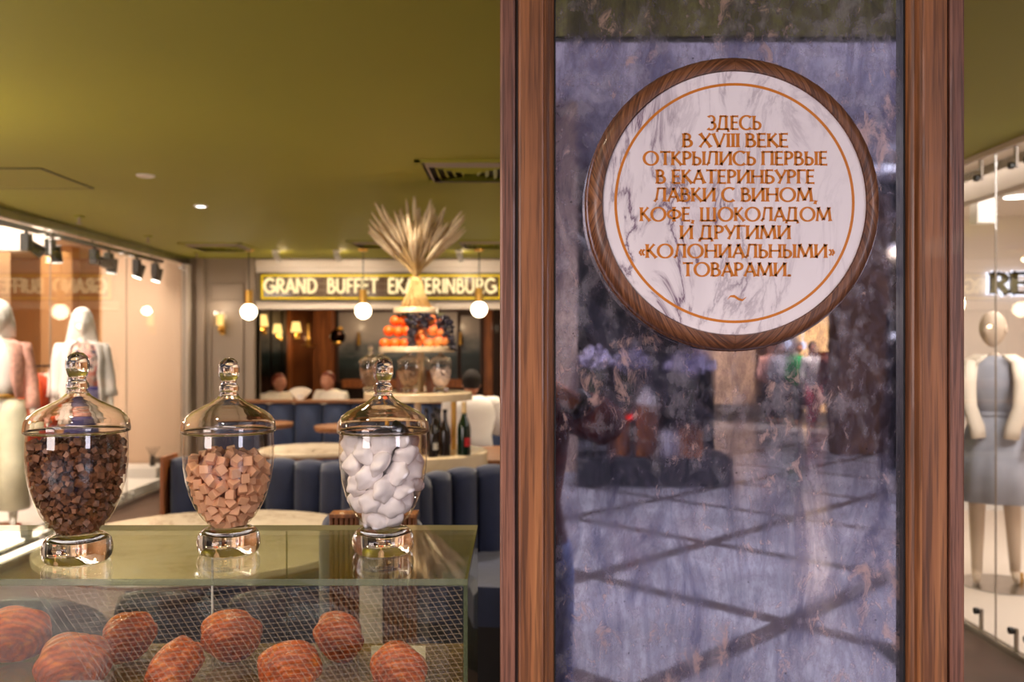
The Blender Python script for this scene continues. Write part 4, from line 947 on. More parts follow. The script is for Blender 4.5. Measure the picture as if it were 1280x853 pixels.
prw = [(521, 428, .040), (536, 429, .038), (549, 427, .042), (557, 425, .040), (524, 415, .040), (541, 412, .047), (552, 415, .038), (528, 422, .034), (523, 404, .034), (539, 400, .036), (548, 404, .03)]
pl = ['bottom row, leftmost', 'bottom row, second', 'bottom row, third', 'bottom row, rightmost', 'middle row, left', 'large one in the middle row', 'middle row, right', 'small one filling a gap', 'top row by the grapes', 'top row, centre', 'top row, small yellowish one']
for (px, py, r_), lb in zip(prw, pl): fr('peach', px, py, r_, 'peach', 'red and yellow peach on the fruit tier, '+lb, 'peach', 'peaches piled on the stand', ED-.08)
def grapes(x0, y0, z0, z1, wd, label, seed, sway=0):
    rnd = random.Random(seed); r_ = thing('grape_bunch', label, 'grapes', (x0, y0, z1), 'grape bunches')
    m = MB(); n = int(110*(z0-z1)/.2)
    for k in range(n):
        t_ = rnd.random(); w_ = wd*(.5+.5*math.sin(PI*min(1, t_+.25)))
        a = rnd.uniform(0, 6.28); q = w_*math.sqrt(rnd.random())
        m.sph((x0+sway*t_+q*math.cos(a), y0+q*.6*math.sin(a), z0+(z1-z0)*t_), .0105, 8, 6)
    m.build('berries', 'grape', r_, smooth='all', kind='stuff')
    MB().tube([(x0, y0, z0+.02), (x0+sway*.5, y0, (z0+z1)/2), (x0+sway*.8, y0, z1+.03)], .003, 6).build('stem', 'stem', r_)
zt2 = tz[2]-.02
grapes(xat(514, ED-.17), ED-.17, zt2-.01, zt2-.21, .042, 'long dark grape bunch hanging between the oranges and peaches', 1)
grapes(xat(530, ED-.12), ED-.12, zt2-.0, zt2-.09, .06, 'dark grape bunch tucked under the top tier, centre', 2)
grapes(xat(508, ED), ED-.02, zt2-.0, zt2-.08, .06, 'dark grape bunch tucked under the top tier, left', 4)
grapes(xat(553, ED-.1), ED-.1, zt2-.02, zt2-.24, .055, 'dark grape bunch trailing over the right side of the peaches', 3, .07)
grapes(xat(549, ED-.02), ED-.02, zt2-.01, zt2-.2, .07, 'dark grape bunch behind the peaches on the right', 5, .06)
# dried plumes
T2 = tz[2]+.0205; sh = thing('dried_plume_sheaf', 'sheaf of dried cream plume grasses standing on the top tier', 'dried grass', (tcx[2], ED, T2))
plm = []
def plume_mesh(seed, L, w_):
    rnd = random.Random(seed); m = MB(); pr = [(0.001, 0), (w_*.5, L*.12), (w_*.85, L*.35), (w_, L*.55), (w_*.7, L*.8), (w_*.2, L*.97), (0.0005, L)]
    m.lathe(pr, (0, 0, 0), 7)
    for k in range(70):
        t_ = rnd.uniform(.02, .95); a = rnd.uniform(0, 6.28); rr_ = float(np.interp(t_*L, [p[1] for p in pr], [p[0] for p in pr]))*.8
        d = Vector((math.cos(a), math.sin(a), 0)); s_ = Vector((-math.sin(a), math.cos(a), 0))*.0014; p = d*rr_+Vector((0, 0, t_*L)); q = p+d*.010+Vector((0, 0, rnd.uniform(.02, .04)))
        m.add([p-s_, p+s_, q], [(0, 1, 2)])
    return m
protos = []
for k in range(5):
    o = plume_mesh(k, [.22, .26, .19, .24, .16][k], [.014, .017, .013, .015, .011][k]).build('plume', 'plume', sh, smooth='all', org=(0, 0, 0)); protos.append(o)
rnd = random.Random(11); neck = Vector((tcx[2]+.0, ED, T2+.20)); used = 0
for k in range(120):
    az = rnd.uniform(0, 2*PI); sp = math.sqrt(rnd.random()); ln = rnd.uniform(.30, .52) if k > 25 else rnd.uniform(.16, .3)
    th = sp*R(47); d = Vector((math.sin(th)*math.cos(az)*1.0, math.sin(th)*math.sin(az)*.75, math.cos(th)))
    p0 = Vector((tcx[2]-.095*sp*math.cos(az), ED-.075*sp*math.sin(az), T2)); p1 = neck+Vector((.032*sp*math.cos(az)*-.3, .02*math.sin(az), rnd.uniform(-.02, .02)))
    dd2 = (d*ln); mid = p1+dd2*.5+Vector((0, 0, .012)); p2 = p1+dd2*.62
    stk = MB().tube([p0, p0.lerp(p1, .5), p1, p1.lerp(p2, .5)+Vector((0, 0, .01)), p2], .0021, 4).build('stalk', 'straw', sh, smooth='all', org=p0)
    o = protos[k % 5] if k < 5 else protos[k % 5].copy()
    if k >= 5: C.objects.link(o)
    o.parent = stk; o.location = p2-p0-d*.02; o.rotation_mode = 'QUATERNION'; o.rotation_quaternion = Vector((0, 0, 1)).rotation_difference((d+Vector((0, 0, -.08+.05*rnd.random()))).normalized())
    o.scale = (rnd.uniform(.8, 1.15),)*2+(rnd.uniform(.85, 1.1),)
for k in range(16):
    a = 2*PI*k/16+.2
    MB().tube([(neck.x+.03*math.cos(a), ED+.03*math.sin(a), neck.z), (neck.x+.06*math.cos(a+.5), ED+.06*math.sin(a+.5), T2+.09), (neck.x+.105*math.cos(a+.9), ED+.09*math.sin(a+.9), T2)], .004, 5).build('stalk', 'straw', sh, smooth='all')
MB().lathe([(.036, -.012), (.040, 0), (.036, .012)], (neck.x, ED, neck.z-.01), 20).build('twine_tie', 'straw', sh, smooth=True)
# bottles
def bottle(px, py_base, D, hgt, r, mt_, label, foil=None, lab=None):
    c = W(px, py_base, D); x, y = c.x, D; z = dz+.0005; b = thing('bottle', label, 'bottle', (x, y, z), 'bottles on the buffet drum')
    MB().lathe([(0, 0), (r, 0), (r, hgt*.48), (r*.92, hgt*.56), (r*.45, hgt*.72), (r*.34, hgt*.8), (r*.34, hgt*.97), (0, hgt*.97)], (x, y, z), 24).build('glass_body', mt_, b, smooth=True)
    MB().lathe([(r*.36, hgt*.78), (r*.37, hgt*.8), (r*.36, hgt), (0, hgt*1.0)] if foil else [(r*.36, hgt*.93), (r*.4, hgt*.94), (r*.4, hgt), (0, hgt)], (x, y, z), 20).build('foil_neck' if foil else 'cap', foil or 'black', b, smooth=True)
    if lab: MB().lathe([(r*1.01, hgt*.17), (r*1.01, hgt*.33)], (x, y, z), 24, a0=R(-80), a1=R(-10)).build('paper_label', lab, b, smooth=True)
bottle(580, 560, ED-.26, .335, .042, 'bottle_green', 'green champagne bottle with gold foil and red label', 'foil', 'red_label')
bottle(541, 564, ED-.36, .27, .033, 'dark_bottle', 'clear-shouldered dark bottle with pale label, frontmost of the group', None, 'pale_label')
for i, (px, dd_) in enumerate(((533, -.2), (549, -.22), (556, -.30), (545, -.1))):
    bottle(px, 560, ED+dd_, .29, .035, 'dark_bottle', ['dark bottle at the left of the bottle group', 'dark bottle in the middle of the group', 'dark bottle at the right of the group, nearest the champagne', 'dark bottle at the back of the group'][i])

# ============================================================ SEATING AND TABLES
def path_pts(pts, n):
    P = [Vector((a, b, 0)) for a, b in pts]; out = []
    L = [0]
    def cat(t_):
        k = min(int(t_), len(P)-2); u = t_-k; p0 = P[max(k-1, 0)]; p1 = P[k]; p2 = P[k+1]; p3 = P[min(k+2, len(P)-1)]
        return .5*((2*p1)+(p2-p0)*u+(2*p0-5*p1+4*p2-p3)*u*u+(3*p1-p0-3*p2+p3)*u**3)
    fine = [cat((len(P)-1)*i/400*.99999) for i in range(401)]; acc = [0]
    for a, b in zip(fine, fine[1:]): acc.append(acc[-1]+(b-a).length)
    tot = acc[-1]
    for i in range(n+1):
        s_ = tot*i/n; j = min(range(401), key=lambda q: abs(acc[q]-s_)); out.append(fine[j])
    return out
def banquette(label, pts, zt, wch=.19, seat=True, base_z=.42, thick=.12, mat_='velvet'):
    tot = sum((Vector(b)-Vector(a)).length for a, b in zip(pts, pts[1:])); n = max(2, round(tot/wch)); pp_ = path_pts(pts, n)
    c0 = pp_[len(pp_)//2]; r_ = thing('banquette_sofa', label, 'sofa', (c0.x, c0.y, 0), 'blue velvet banquettes')
    for a, b in zip(pp_, pp_[1:]):
        d = (b-a); L = d.length; d.normalize(); nm = Vector((d.y, -d.x, 0))
        if nm.y > 0: nm = -nm
        m = MB(); rows_ = []
        zz = [base_z, base_z+.03, (base_z+zt)/2, zt-.06, zt-.02, zt]; th_ = [.03, .055, .06, .055, .04, .0]
        K = 9
        for z_, t_ in zip(zz, th_):
            for j in range(K):
                u = j/(K-1); bul = math.sin(PI*u)**.6
                rows_.append(a+d*(L*(.01+.98*u))+nm*(t_*bul+.0)+Vector((0, 0, z_-(.018*(1-bul) if z_ > zt-.07 else 0))))
        N = len(zz)
        back = [p.copy() for p in rows_]
        for i_ in range(len(back)):
            j = i_ % K; u = j/(K-1); k = i_//K; bul = math.sin(PI*u)**.6
            back[i_] = a+d*(L*(.01+.98*u))-nm*(thick*(.9 if k < N-2 else .7 if k == N-2 else .3))+Vector((0, 0, zz[k]-(.018*(1-bul) if zz[k] > zt-.07 else 0)))
        fs = [(k*K+j, k*K+j+1, (k+1)*K+j+1, (k+1)*K+j) for k in range(N-1) for j in range(K-1)]
        o = N*K; fs += [(o+k*K+j, o+(k+1)*K+j, o+(k+1)*K+j+1, o+k*K+j+1) for k in range(N-1) for j in range(K-1)]
        fs += [((N-1)*K+j, (N-1)*K+j+1, o+(N-1)*K+j+1, o+(N-1)*K+j) for j in range(K-1)]
        for j in (0, K-1): fs += [(k*K+j, (k+1)*K+j, o+(k+1)*K+j, o+k*K+j) for k in range(N-1)]
        m.add(rows_+back, fs).build('back_channel', mat_, r_, smooth='all')
    if seat:
        m = MB(); fr_, bk_ = [], []
        for i, p in enumerate(pp_):
            q0 = pp_[max(i-1, 0)]; q1 = pp_[min(i+1, len(pp_)-1)]; d = (q1-q0).normalized(); nm = Vector((d.y, -d.x, 0)); nm = nm if nm.y < 0 else -nm
            fr_.append(p+nm*.58); bk_.append(p+nm*.03)
        n_ = len(pp_); vs = []
        for zz_, off in ((.30, 0), (.45, 0), (.485, .03)):
            vs += [a+(b-a).normalized()*off+Vector((0, 0, zz_)) for a, b in zip(fr_, bk_)]+[b+Vector((0, 0, zz_)) for b in bk_]
        fs = []
        for k in range(2):
            for i in range(n_-1): fs.append((k*2*n_+i, k*2*n_+i+1, (k+1)*2*n_+i+1, (k+1)*2*n_+i))
        for i in range(n_-1): fs.append((4*n_+i, 4*n_+i+1, 5*n_+i+1, 5*n_+i)); fs.append((i, n_+i, n_+i+1, i+1)); fs += [(k*2*n_+n_+i, (k+1)*2*n_+n_+i, (k+1)*2*n_+n_+i+1, k*2*n_+n_+i+1) for k in range(2)]
        for e in (0, n_-1): fs += [(k*2*n_+e, (k+1)*2*n_+e, (k+1)*2*n_+n_+e, k*2*n_+n_+e) for k in range(2)]
        m.add(vs, fs).build('seat_cushion', mat_, r_, smooth=True)
        m = MB(); vs = []
        for zz_ in (0, .30): vs += [a.lerp(b, .12)+Vector((0, 0, zz_)) for a, b in zip(fr_, bk_)]+[b+Vector((0, 0, zz_)) for b in bk_]
        fs = [(i, i+1, 2*n_+i+1, 2*n_+i) for i in range(n_-1)]+[(n_+i, 3*n_+i, 3*n_+i+1, n_+i+1) for i in range(n_-1)]+[(0, 2*n_, 3*n_, n_), (n_-1, 2*n_-1, 4*n_-1, 3*n_-1)]
        m.add(vs, fs).build('plinth', 'black', r_)
    return r_, pp_
b1, pp1 = banquette('blue velvet channelled banquette behind the left and middle jars', [(-2.02, 5.2), (-1.5, 5.17), (-1.05, 5.0), (-.84, 4.8), (-.74, 4.58)], .95)
MB().bx(-2.05, -2.025, 5.12, 5.34, 0, .96).build('wood_end_panel', 'warm_wood', b1, bev=.004)
b2, pp2 = banquette('blue velvet channelled banquette between the right jar and the pillar', [(-.52, 4.15), (-.44, 4.5), (-.2, 4.8), (.25, 4.98), (.9, 5.02)], .95, base_z=.42)
b3, pp3 = banquette('long straight blue velvet banquette across the bar opening', [(-3.2, 9.42), (-1.5, 9.42), (1.2, 9.42)], 1.0, wch=.3, mat_='velvet_back')
MB().bx(-3.2, 1.2, 9.36, 9.56, 1.0, 1.03).build('wood_cap', 'table_wood', b3, bev=.004)

def round_table(px, py, D, r, mtop, label, h_=.75, edge='table_wood', zt=None):
    x = xat(px, D); r_ = thing('round_table', label, 'table', (x, D, 0), 'round tables')
    MB().cyl((x, D, h_-.028), (x, D, h_), r, n=64).build('tabletop', mtop, r_, bev=.004, smooth=True)
    MB().cyl((x, D, h_-.045), (x, D, h_-.0285), r*.97, n=48).build('table_edge', edge, r_, smooth=True)
    MB().cyl((x, D, .02), (x, D, h_-.045), .04, n=20).build('pedestal', 'blackm', r_, smooth=True)
    MB().lathe([(0, .0), (.26, 0), (.26, .012), (.05, .03), (0, .03)], (x, D, 0), 32).build('base_disc', 'blackm', r_, smooth=True)
    return r_
round_table(262, 0, 3.9, .70, 'table_marble', 'large round veined marble table right behind the glass case')
round_table(390, 0, 7.1, .42, 'table_marble', 'small round pale marble table behind the left banquette', .78)
round_table(330, 0, 8.6, .28, 'table_wood', 'small wooden table by the far banquette, left of the right jar', .86)
round_table(432, 0, 8.5, .3, 'table_wood', 'small wooden table by the far banquette, behind the right jar', .84)
round_table(640, 0, 7.0, .5, 'table_wood', 'wooden table beside the man in the white shirt', .76)

def tub_chair(px, D, zt, w_, label, mat_, shell='black'):
    x = xat(px, D); r_ = thing('tub_chair', label, 'chair', (x, D, 0), 'tub chairs')
    # back shell: arc of 200 degrees open towards +y
    n = 22; vs = []; ro, ri = w_/2, w_/2-.05
    for j in range(n+1):
        a = PI+ (-.25)+ (PI+.5)*j/n
        tp = zt-.16*(abs(2*j/n-1)**2.5)
        for rr_, zz_ in ((ro, .40), (ro*1.02, tp-.03), (ro*.97, tp), (ri, tp), (ri, .42)): vs.append((x+rr_*math.cos(a), D+rr_*math.sin(a)*.95, zz_))
    fs = [(j*5+i, j*5+(i+1) % 5, (j+1)*5+(i+1) % 5, (j+1)*5+i) for j in range(n) for i in range(5)]+[tuple(range(5)), tuple(range(n*5, n*5+5))]
    MB().add(vs, fs).build('backrest', mat_, r_, smooth='all')
    MB().loft([(x, D+.02, .36, ri*.96, ri*.96), (x, D+.02, .44, ri*.98, ri*.98), (x, D+.02, .475, ri*.9, ri*.9)], 28).build('seat', mat_, r_, smooth=True)
    for sx in (-1, 1):
        for sy in (-1, 1): MB().cyl((x+sx*w_*.34, D+sy*w_*.32, 0), (x+sx*w_*.28, D+sy*w_*.26, .38), .012, .018, n=10).build('leg', 'dark_wood', r_, smooth=True)
    return r_
tub_chair(66, 2.66, .88, .36, 'black tub chair behind the case, leftmost', 'black')
tub_chair(218, 2.66, .90, .33, 'black tub chair behind the case, under the brown jar gap', 'black')
tub_chair(340, 2.62, .90, .26, 'black tub chair behind the case, beside the slatted pedestal', 'black')
tub_chair(468, 2.72, 1.125, .33, 'blue grey velvet tub chair behind the slatted pedestal', 'velvet')
# slatted pedestal with marble strip
pd = thing('slatted_pedestal', 'walnut slatted pedestal with a veined marble strip behind the case', 'pedestal', (xat(466, 2.4), 2.45, 0))
x0, x1 = xat(411, 2.4), xat(521, 2.4); zt = zat(643, 2.4)
MB().bx(x0+.004, x1-.004, 2.43, 2.455, 0, zt-.012).build('core', 'dark_wood', pd)
MB().bx(x0, x1, 2.40, 2.46, zt-.012, zt).build('top_board', 'frame_wood', pd, bev=.002)
xs = [411, 417.5, 424, 430.5, 437, 443]+[480, 486, 492, 498, 504, 510, 515.5]
for px in xs: MB().bx(xat(px, 2.4), xat(px+4.4, 2.4), 2.405, 2.43, 0, zt-.012).build('slat', 'frame_wood', pd, bev=.002)
MB().bx(xat(449, 2.4), xat(478, 2.4), 2.402, 2.4299, .72, zt-.012).build('marble_strip', 'strip_marble', pd, bev=.001)
# napkin holder
c = W(371, 503, 9.3)
nh = thing('napkin_holder', 'small cluster of folded napkins on the far banquette ledge', 'napkins', (c.x, 9.46, 1.03))
for k in range(6):
    a = R(-40+16*k); m = MB().bx(-.018, .018, -.003, .003, 0, .12, mat=Matrix.Translation((c.x+.01*(k-2.5), 9.44+.008*k, 1.05)) @ Matrix.Rotation(a, 4, 'Y')); m.build('napkin', 'cream_cloth', nh)
MB().lathe([(0, 0), (.035, 0), (.04, .06), (.036, .06), (.03, .006), (0, .006)], (c.x, 9.46, 1.0305), 20).build('cup', 'white', nh, smooth=True)

# ============================================================ FIGURES
def skin_body(name, mat_, J, E, parent, sub=2):
    me = bpy.data.meshes.new(name); ks = list(J); vs = [Vector(J[k][0]) for k in ks]; org = Vector(J['pelvis'][0])
    me.from_pydata([tuple(v-org) for v in vs], [(ks.index(a), ks.index(b)) for a, b in E], [])
    o = bpy.data.objects.new(name, me); C.objects.link(o); put(o, org, parent); me.materials.append(M[mat_])
    o.modifiers.new('skin', 'SKIN').use_smooth_shade = True
    for i, k in enumerate(ks):
        r_ = J[k][1]; me.skin_vertices[0].data[i].radius = r_ if isinstance(r_, tuple) else (r_, r_); me.skin_vertices[0].data[i].use_root = (k == 'pelvis')
    s_ = o.modifiers.new('sub', 'SUBSURF'); s_.levels = s_.render_levels = sub
    return o
def body(loc, h=1.75, face=0, pose=None, fingers=True):
    """joint table; face = heading angle of the front, 0 = towards -y"""
    k = h/1.75; P = {'pelvis': ((0, 0, .95), (.13, .10)), 'waist': ((0, 0, 1.09), (.105, .08)), 'chest': ((0, 0, 1.28), (.135, .10)), 'neck0': ((0, .01, 1.43), (.055, .055)), 'neck1': ((0, 0, 1.50), .05)}
    for s, n in ((1, 'L'), (-1, 'R')):
        P.update({'sh'+n: ((s*.165, .01, 1.40), .05), 'el'+n: ((s*.22, .03, 1.13), .038), 'wr'+n: ((s*.24, -.03, .89), .026), 'hip'+n: ((s*.09, 0, .88), .085), 'kn'+n: ((s*.10, -.01, .50), .055), 'an'+n: ((s*.10, .02, .09), .036), 'he'+n: ((s*.10, .0, .035), .032), 'to'+n: ((s*.11, -.13, .025), (.036, .02))})
    for a, b in (pose or {}).items(): P[a] = (b, P[a][1]) if not isinstance(b, tuple) or len(b) == 3 else b
    E = [('pelvis', 'waist'), ('waist', 'chest'), ('chest', 'neck0'), ('neck0', 'neck1')]
    for n in 'LR': E += [('chest', 'sh'+n), ('sh'+n, 'el'+n), ('el'+n, 'wr'+n), ('pelvis', 'hip'+n), ('hip'+n, 'kn'+n), ('kn'+n, 'an'+n), ('an'+n, 'he'+n), ('he'+n, 'to'+n)]
    if fingers:
        for s, n in ((1, 'L'), (-1, 'R')):
            el = Vector(P['el'+n][0]); wr = Vector(P['wr'+n][0]); d = (wr-el).normalized(); side = d.cross(Vector((s, 0, 0)))
            if side.length < .1: side = d.cross(Vector((0, 0, 1)))
            side.normalize(); pn = d.cross(side).normalized()
            pm = wr+d*.055; P['pa'+n] = (tuple(pm), (.022, .034)); E.append(('wr'+n, 'pa'+n))
            for f_ in range(4):
                b0 = pm+d*.03+side*(f_-1.5)*.019; ln = [.034, .040, .037, .028][f_]
                for q in range(2):
                    nn_ = f'f{n}{f_}{q}'; P[nn_] = (tuple(b0+d*ln*(q+.3)+pn*.010*q*q), .0085); E.append((('pa'+n) if q == 0 else f'f{n}{f_}{q-1}', nn_))
            P['t0'+n] = (tuple(wr+d*.03+side*.032), .011); P['t1'+n] = (tuple(wr+d*.065+side*.046), .009); E += [('wr'+n, 't0'+n), ('t0'+n, 't1'+n)]
    Rm = Matrix.Rotation(face, 3, 'Z'); L = Vector(loc)
    out = {}
    for a, (p, r_) in P.items(): out[a] = (L+Rm @ (Vector(p)*k), tuple(q*k for q in r_) if isinstance(r_, tuple) else r_*k)
    return out, E, k, Rm
def head(mb_name, mat_, c, k, Rm, parent, face=True, skin2=None):
    def fn(v):
        x, y, z = v
        w_ = 1-.28*max(0, -z)**1.5; y2 = y*(1-.12*max(0, -z))
        v2 = Vector((x*w_, y2-.05*max(0, -z), z))
        if face:
            if y < -.6: 
                nz = math.exp(-((x/.16)**2+((z+.12)/.25)**2)); v2.y -= .22*nz
                for s in (-1, 1): v2.y += .10*math.exp(-(((x-s*.36)/.18)**2+((z-.08)/.13)**2))
                v2.y -= .06*math.exp(-((x/.25)**2+((z+.50)/.09)**2))
        return v2
    m = MB().sph((0, 0, 0), (.078*k, .098*k, .118*k), 32, 24, fn=fn)
    for s in (-1, 1): m.sph((s*.078*k, .008*k, -.005*k), (.008*k, .018*k, .03*k), 10, 8)
    m.v = [c+Rm @ v for v in m.v]
    return m.build('head', mat_, parent, smooth='all')
def cloth(name, rings, mat_, parent, L, Rm, k, n=28, fold=0, nf=9, caps=False, thick=True):
    m = MB().loft(rings, n, caps=caps, fold=fold, nf=nf); m.v = [L+Rm @ (v*k) for v in m.v]
    o = m.build(name, mat_, parent, smooth='all')
    if thick: s_ = o.modifiers.new('thick', 'SOLIDIFY'); s_.thickness = .006; s_.offset = 1
    return o
def sleeve(name, J, n_, mat_, parent, r0=.066, r1=.045, r2=.042, end=.92, k=1):
    a, b, c = [J[q+n_][0] for q in ('sh', 'el', 'wr')]; a2 = a+(a-J['chest'][0])*.05
    o = MB().tube([a2+Vector((0, 0, .03)), a.lerp(b, .1), a.lerp(b, .5), b, b.lerp(c, .5), b.lerp(c, end)], [r0*.7*k, r0*k, (r0+r1)/2*k, r1*k*1.05, r1*k, r2*k], 14).build(name, mat_, parent, smooth='all')
    return o

# mannequin 1: white wig, white blazer, floral top, navy skirt
def add_man1():
    D = 8.65; x = xat(103, D); L = Vector((x, D, .13)); r_ = thing('mannequin', 'mannequin with long white hair, white blazer and floral top in left shop', 'mannequin', L)
    J, E, k, Rm = body(L, 1.84, R(30)); skin_body('body', 'mannequin', J, E, r_)
    hc = J['neck1'][0]+Vector((0, 0, .13*k)); head('head', 'mannequin', hc, k, Rm, r_)
    m = MB().sph((0, 0, 0), (.098*k, .112*k, .125*k), 24, 16, fn=lambda v: Vector((v.x, v.y+(.25 if v.y < -.3 and v.z < .45 else 0), v.z)))
    m.v = [hc+Rm @ (v+Vector((0, .02, .018))) for v in m.v]; w0 = m.build('wig', 'white_hair', r_, smooth='all')
    cloth('long_hair', [(0, .03, 1.70, .085, .085), (0, .05, 1.58, .11, .075), (0, .07, 1.44, .135, .07), (0, .085, 1.34, .12, .045)], 'white_hair', r_, L, Rm, k, caps=True)
    cloth('floral_top', [(0, 0, 1.00, .135, .115), (0, 0, 1.12, .125, .105), (0, -.01, 1.28, .155, .13), (0, 0, 1.40, .14, .10), (0, 0, 1.44, .075, .07)], 'floral', r_, L, Rm, k)
    cloth('navy_skirt', [(0, 0, 1.03, .14, .12), (0, 0, .9, .165, .135), (0, 0, .6, .17, .14), (0, 0, .45, .18, .15)], 'navy', r_, L, Rm, k, fold=.04)
    # open blazer: loft ring cut at the front
    m = MB(); n = 26; vs = []; rg = [(.78, .21, .17, .75), (1.0, .19, .155, .75), (1.15, .17, .14, .75), (1.3, .19, .145, .70), (1.41, .18, .11, .55), (1.45, .10, .08, .3)]
    for (z_, rx, ry, gap) in rg:
        for j in range(n+1): a = -PI/2+gap+(2*PI-2*gap)*j/n; vs.append((rx*math.cos(a), ry*math.sin(a), z_))
    m.add(vs, [(i*(n+1)+j, i*(n+1)+j+1, (i+1)*(n+1)+j+1, (i+1)*(n+1)+j) for i in range(len(rg)-1) for j in range(n)]); m.v = [L+Rm @ (v*k) for v in m.v]
    o = m.build('blazer', 'white_cloth', r_, smooth='all'); q = o.modifiers.new('thick', 'SOLIDIFY'); q.thickness = .012; q.offset = 1
    for n_ in 'LR': sleeve('blazer_sleeve', J, n_, 'white_cloth', r_, .075, .062, .068, .8, k)
    MB().lathe([(0, .0), (.17, 0), (.17, .008), (0, .012)], L-Vector((0, 0, .012)), 32).build('stand_plate', 'steel', r_, smooth=True)
add_man1()
def add_man2():
    D = 7.25; x = xat(-2, D); L = Vector((x, D, .13)); r_ = thing('mannequin', 'mannequin with pink jacket and ivory trousers at the left frame edge', 'mannequin', L)
    J, E, k, Rm = body(L, 1.84, R(25)); skin_body('body', 'mannequin', J, E, r_)
    hc = J['neck1'][0]+Vector((0, 0, .13*k)); head('head', 'mannequin', hc, k, Rm, r_)
    m = MB().sph((0, 0, 0), (.098*k, .112*k, .125*k), 24, 16); m.v = [hc+Rm @ (v+Vector((0, .03, .02))) for v in m.v]; m.build('wig', 'white_hair', r_, smooth='all')
    cloth('long_hair', [(0, .03, 1.70, .085, .085), (0, .05, 1.58, .11, .075), (0, .07, 1.48, .11, .06)], 'white_hair', r_, L, Rm, k, caps=True)
    cloth('white_shirt', [(0, 0, 1.02, .13, .11), (0, 0, 1.12, .125, .105), (0, 0, 1.28, .15, .12), (0, 0, 1.40, .135, .09), (0, 0, 1.46, .065, .06)], 'white_cloth', r_, L, Rm, k)
    m = MB(); n = 26; vs = []; rg = [(1.0, .18, .15, .75), (1.15, .165, .14, .6), (1.3, .185, .145, .5), (1.41, .175, .11, .4), (1.45, .10, .08, .3)]
    for (z_, rx, ry, gap) in rg:
        for j in range(n+1): a = -PI/2+gap+(2*PI-2*gap)*j/n; vs.append((rx*math.cos(a), ry*math.sin(a), z_))
    m.add(vs, [(i*(n+1)+j, i*(n+1)+j+1, (i+1)*(n+1)+j+1, (i+1)*(n+1)+j) for i in range(len(rg)-1) for j in range(n)]); m.v = [L+Rm @ (v*k) for v in m.v]
    o = m.build('pink_jacket', 'pink_cloth', r_, smooth='all'); q = o.modifiers.new('thick', 'SOLIDIFY'); q.thickness = .012; q.offset = 1
    for n_ in 'LR': sleeve('jacket_sleeve', J, n_, 'pink_cloth', r_, .07, .055, .055, .9, k)
    cloth('gold_belt', [(0, 0, 1.0, .14, .12), (0, 0, 1.035, .14, .12)], 'brass', r_, L, Rm, k)
    for n_ in 'LR':
        a, b, c_ = [J[q+n_][0] for q in ('hip', 'kn', 'an')]
        MB().tube([a+Vector((0, 0, .11)), a, b, c_+Vector((0, 0, .04))], [(.11, .11), (.115, .12), (.10, .11), (.13, .13)], 16).build('trouser_leg', 'ivory_cloth', r_, smooth='all')
    MB().lathe([(0, .0), (.17, 0), (.17, .008), (0, .012)], L-Vector((0, 0, .012)), 32).build('stand_plate', 'steel', r_, smooth=True)
add_man2()
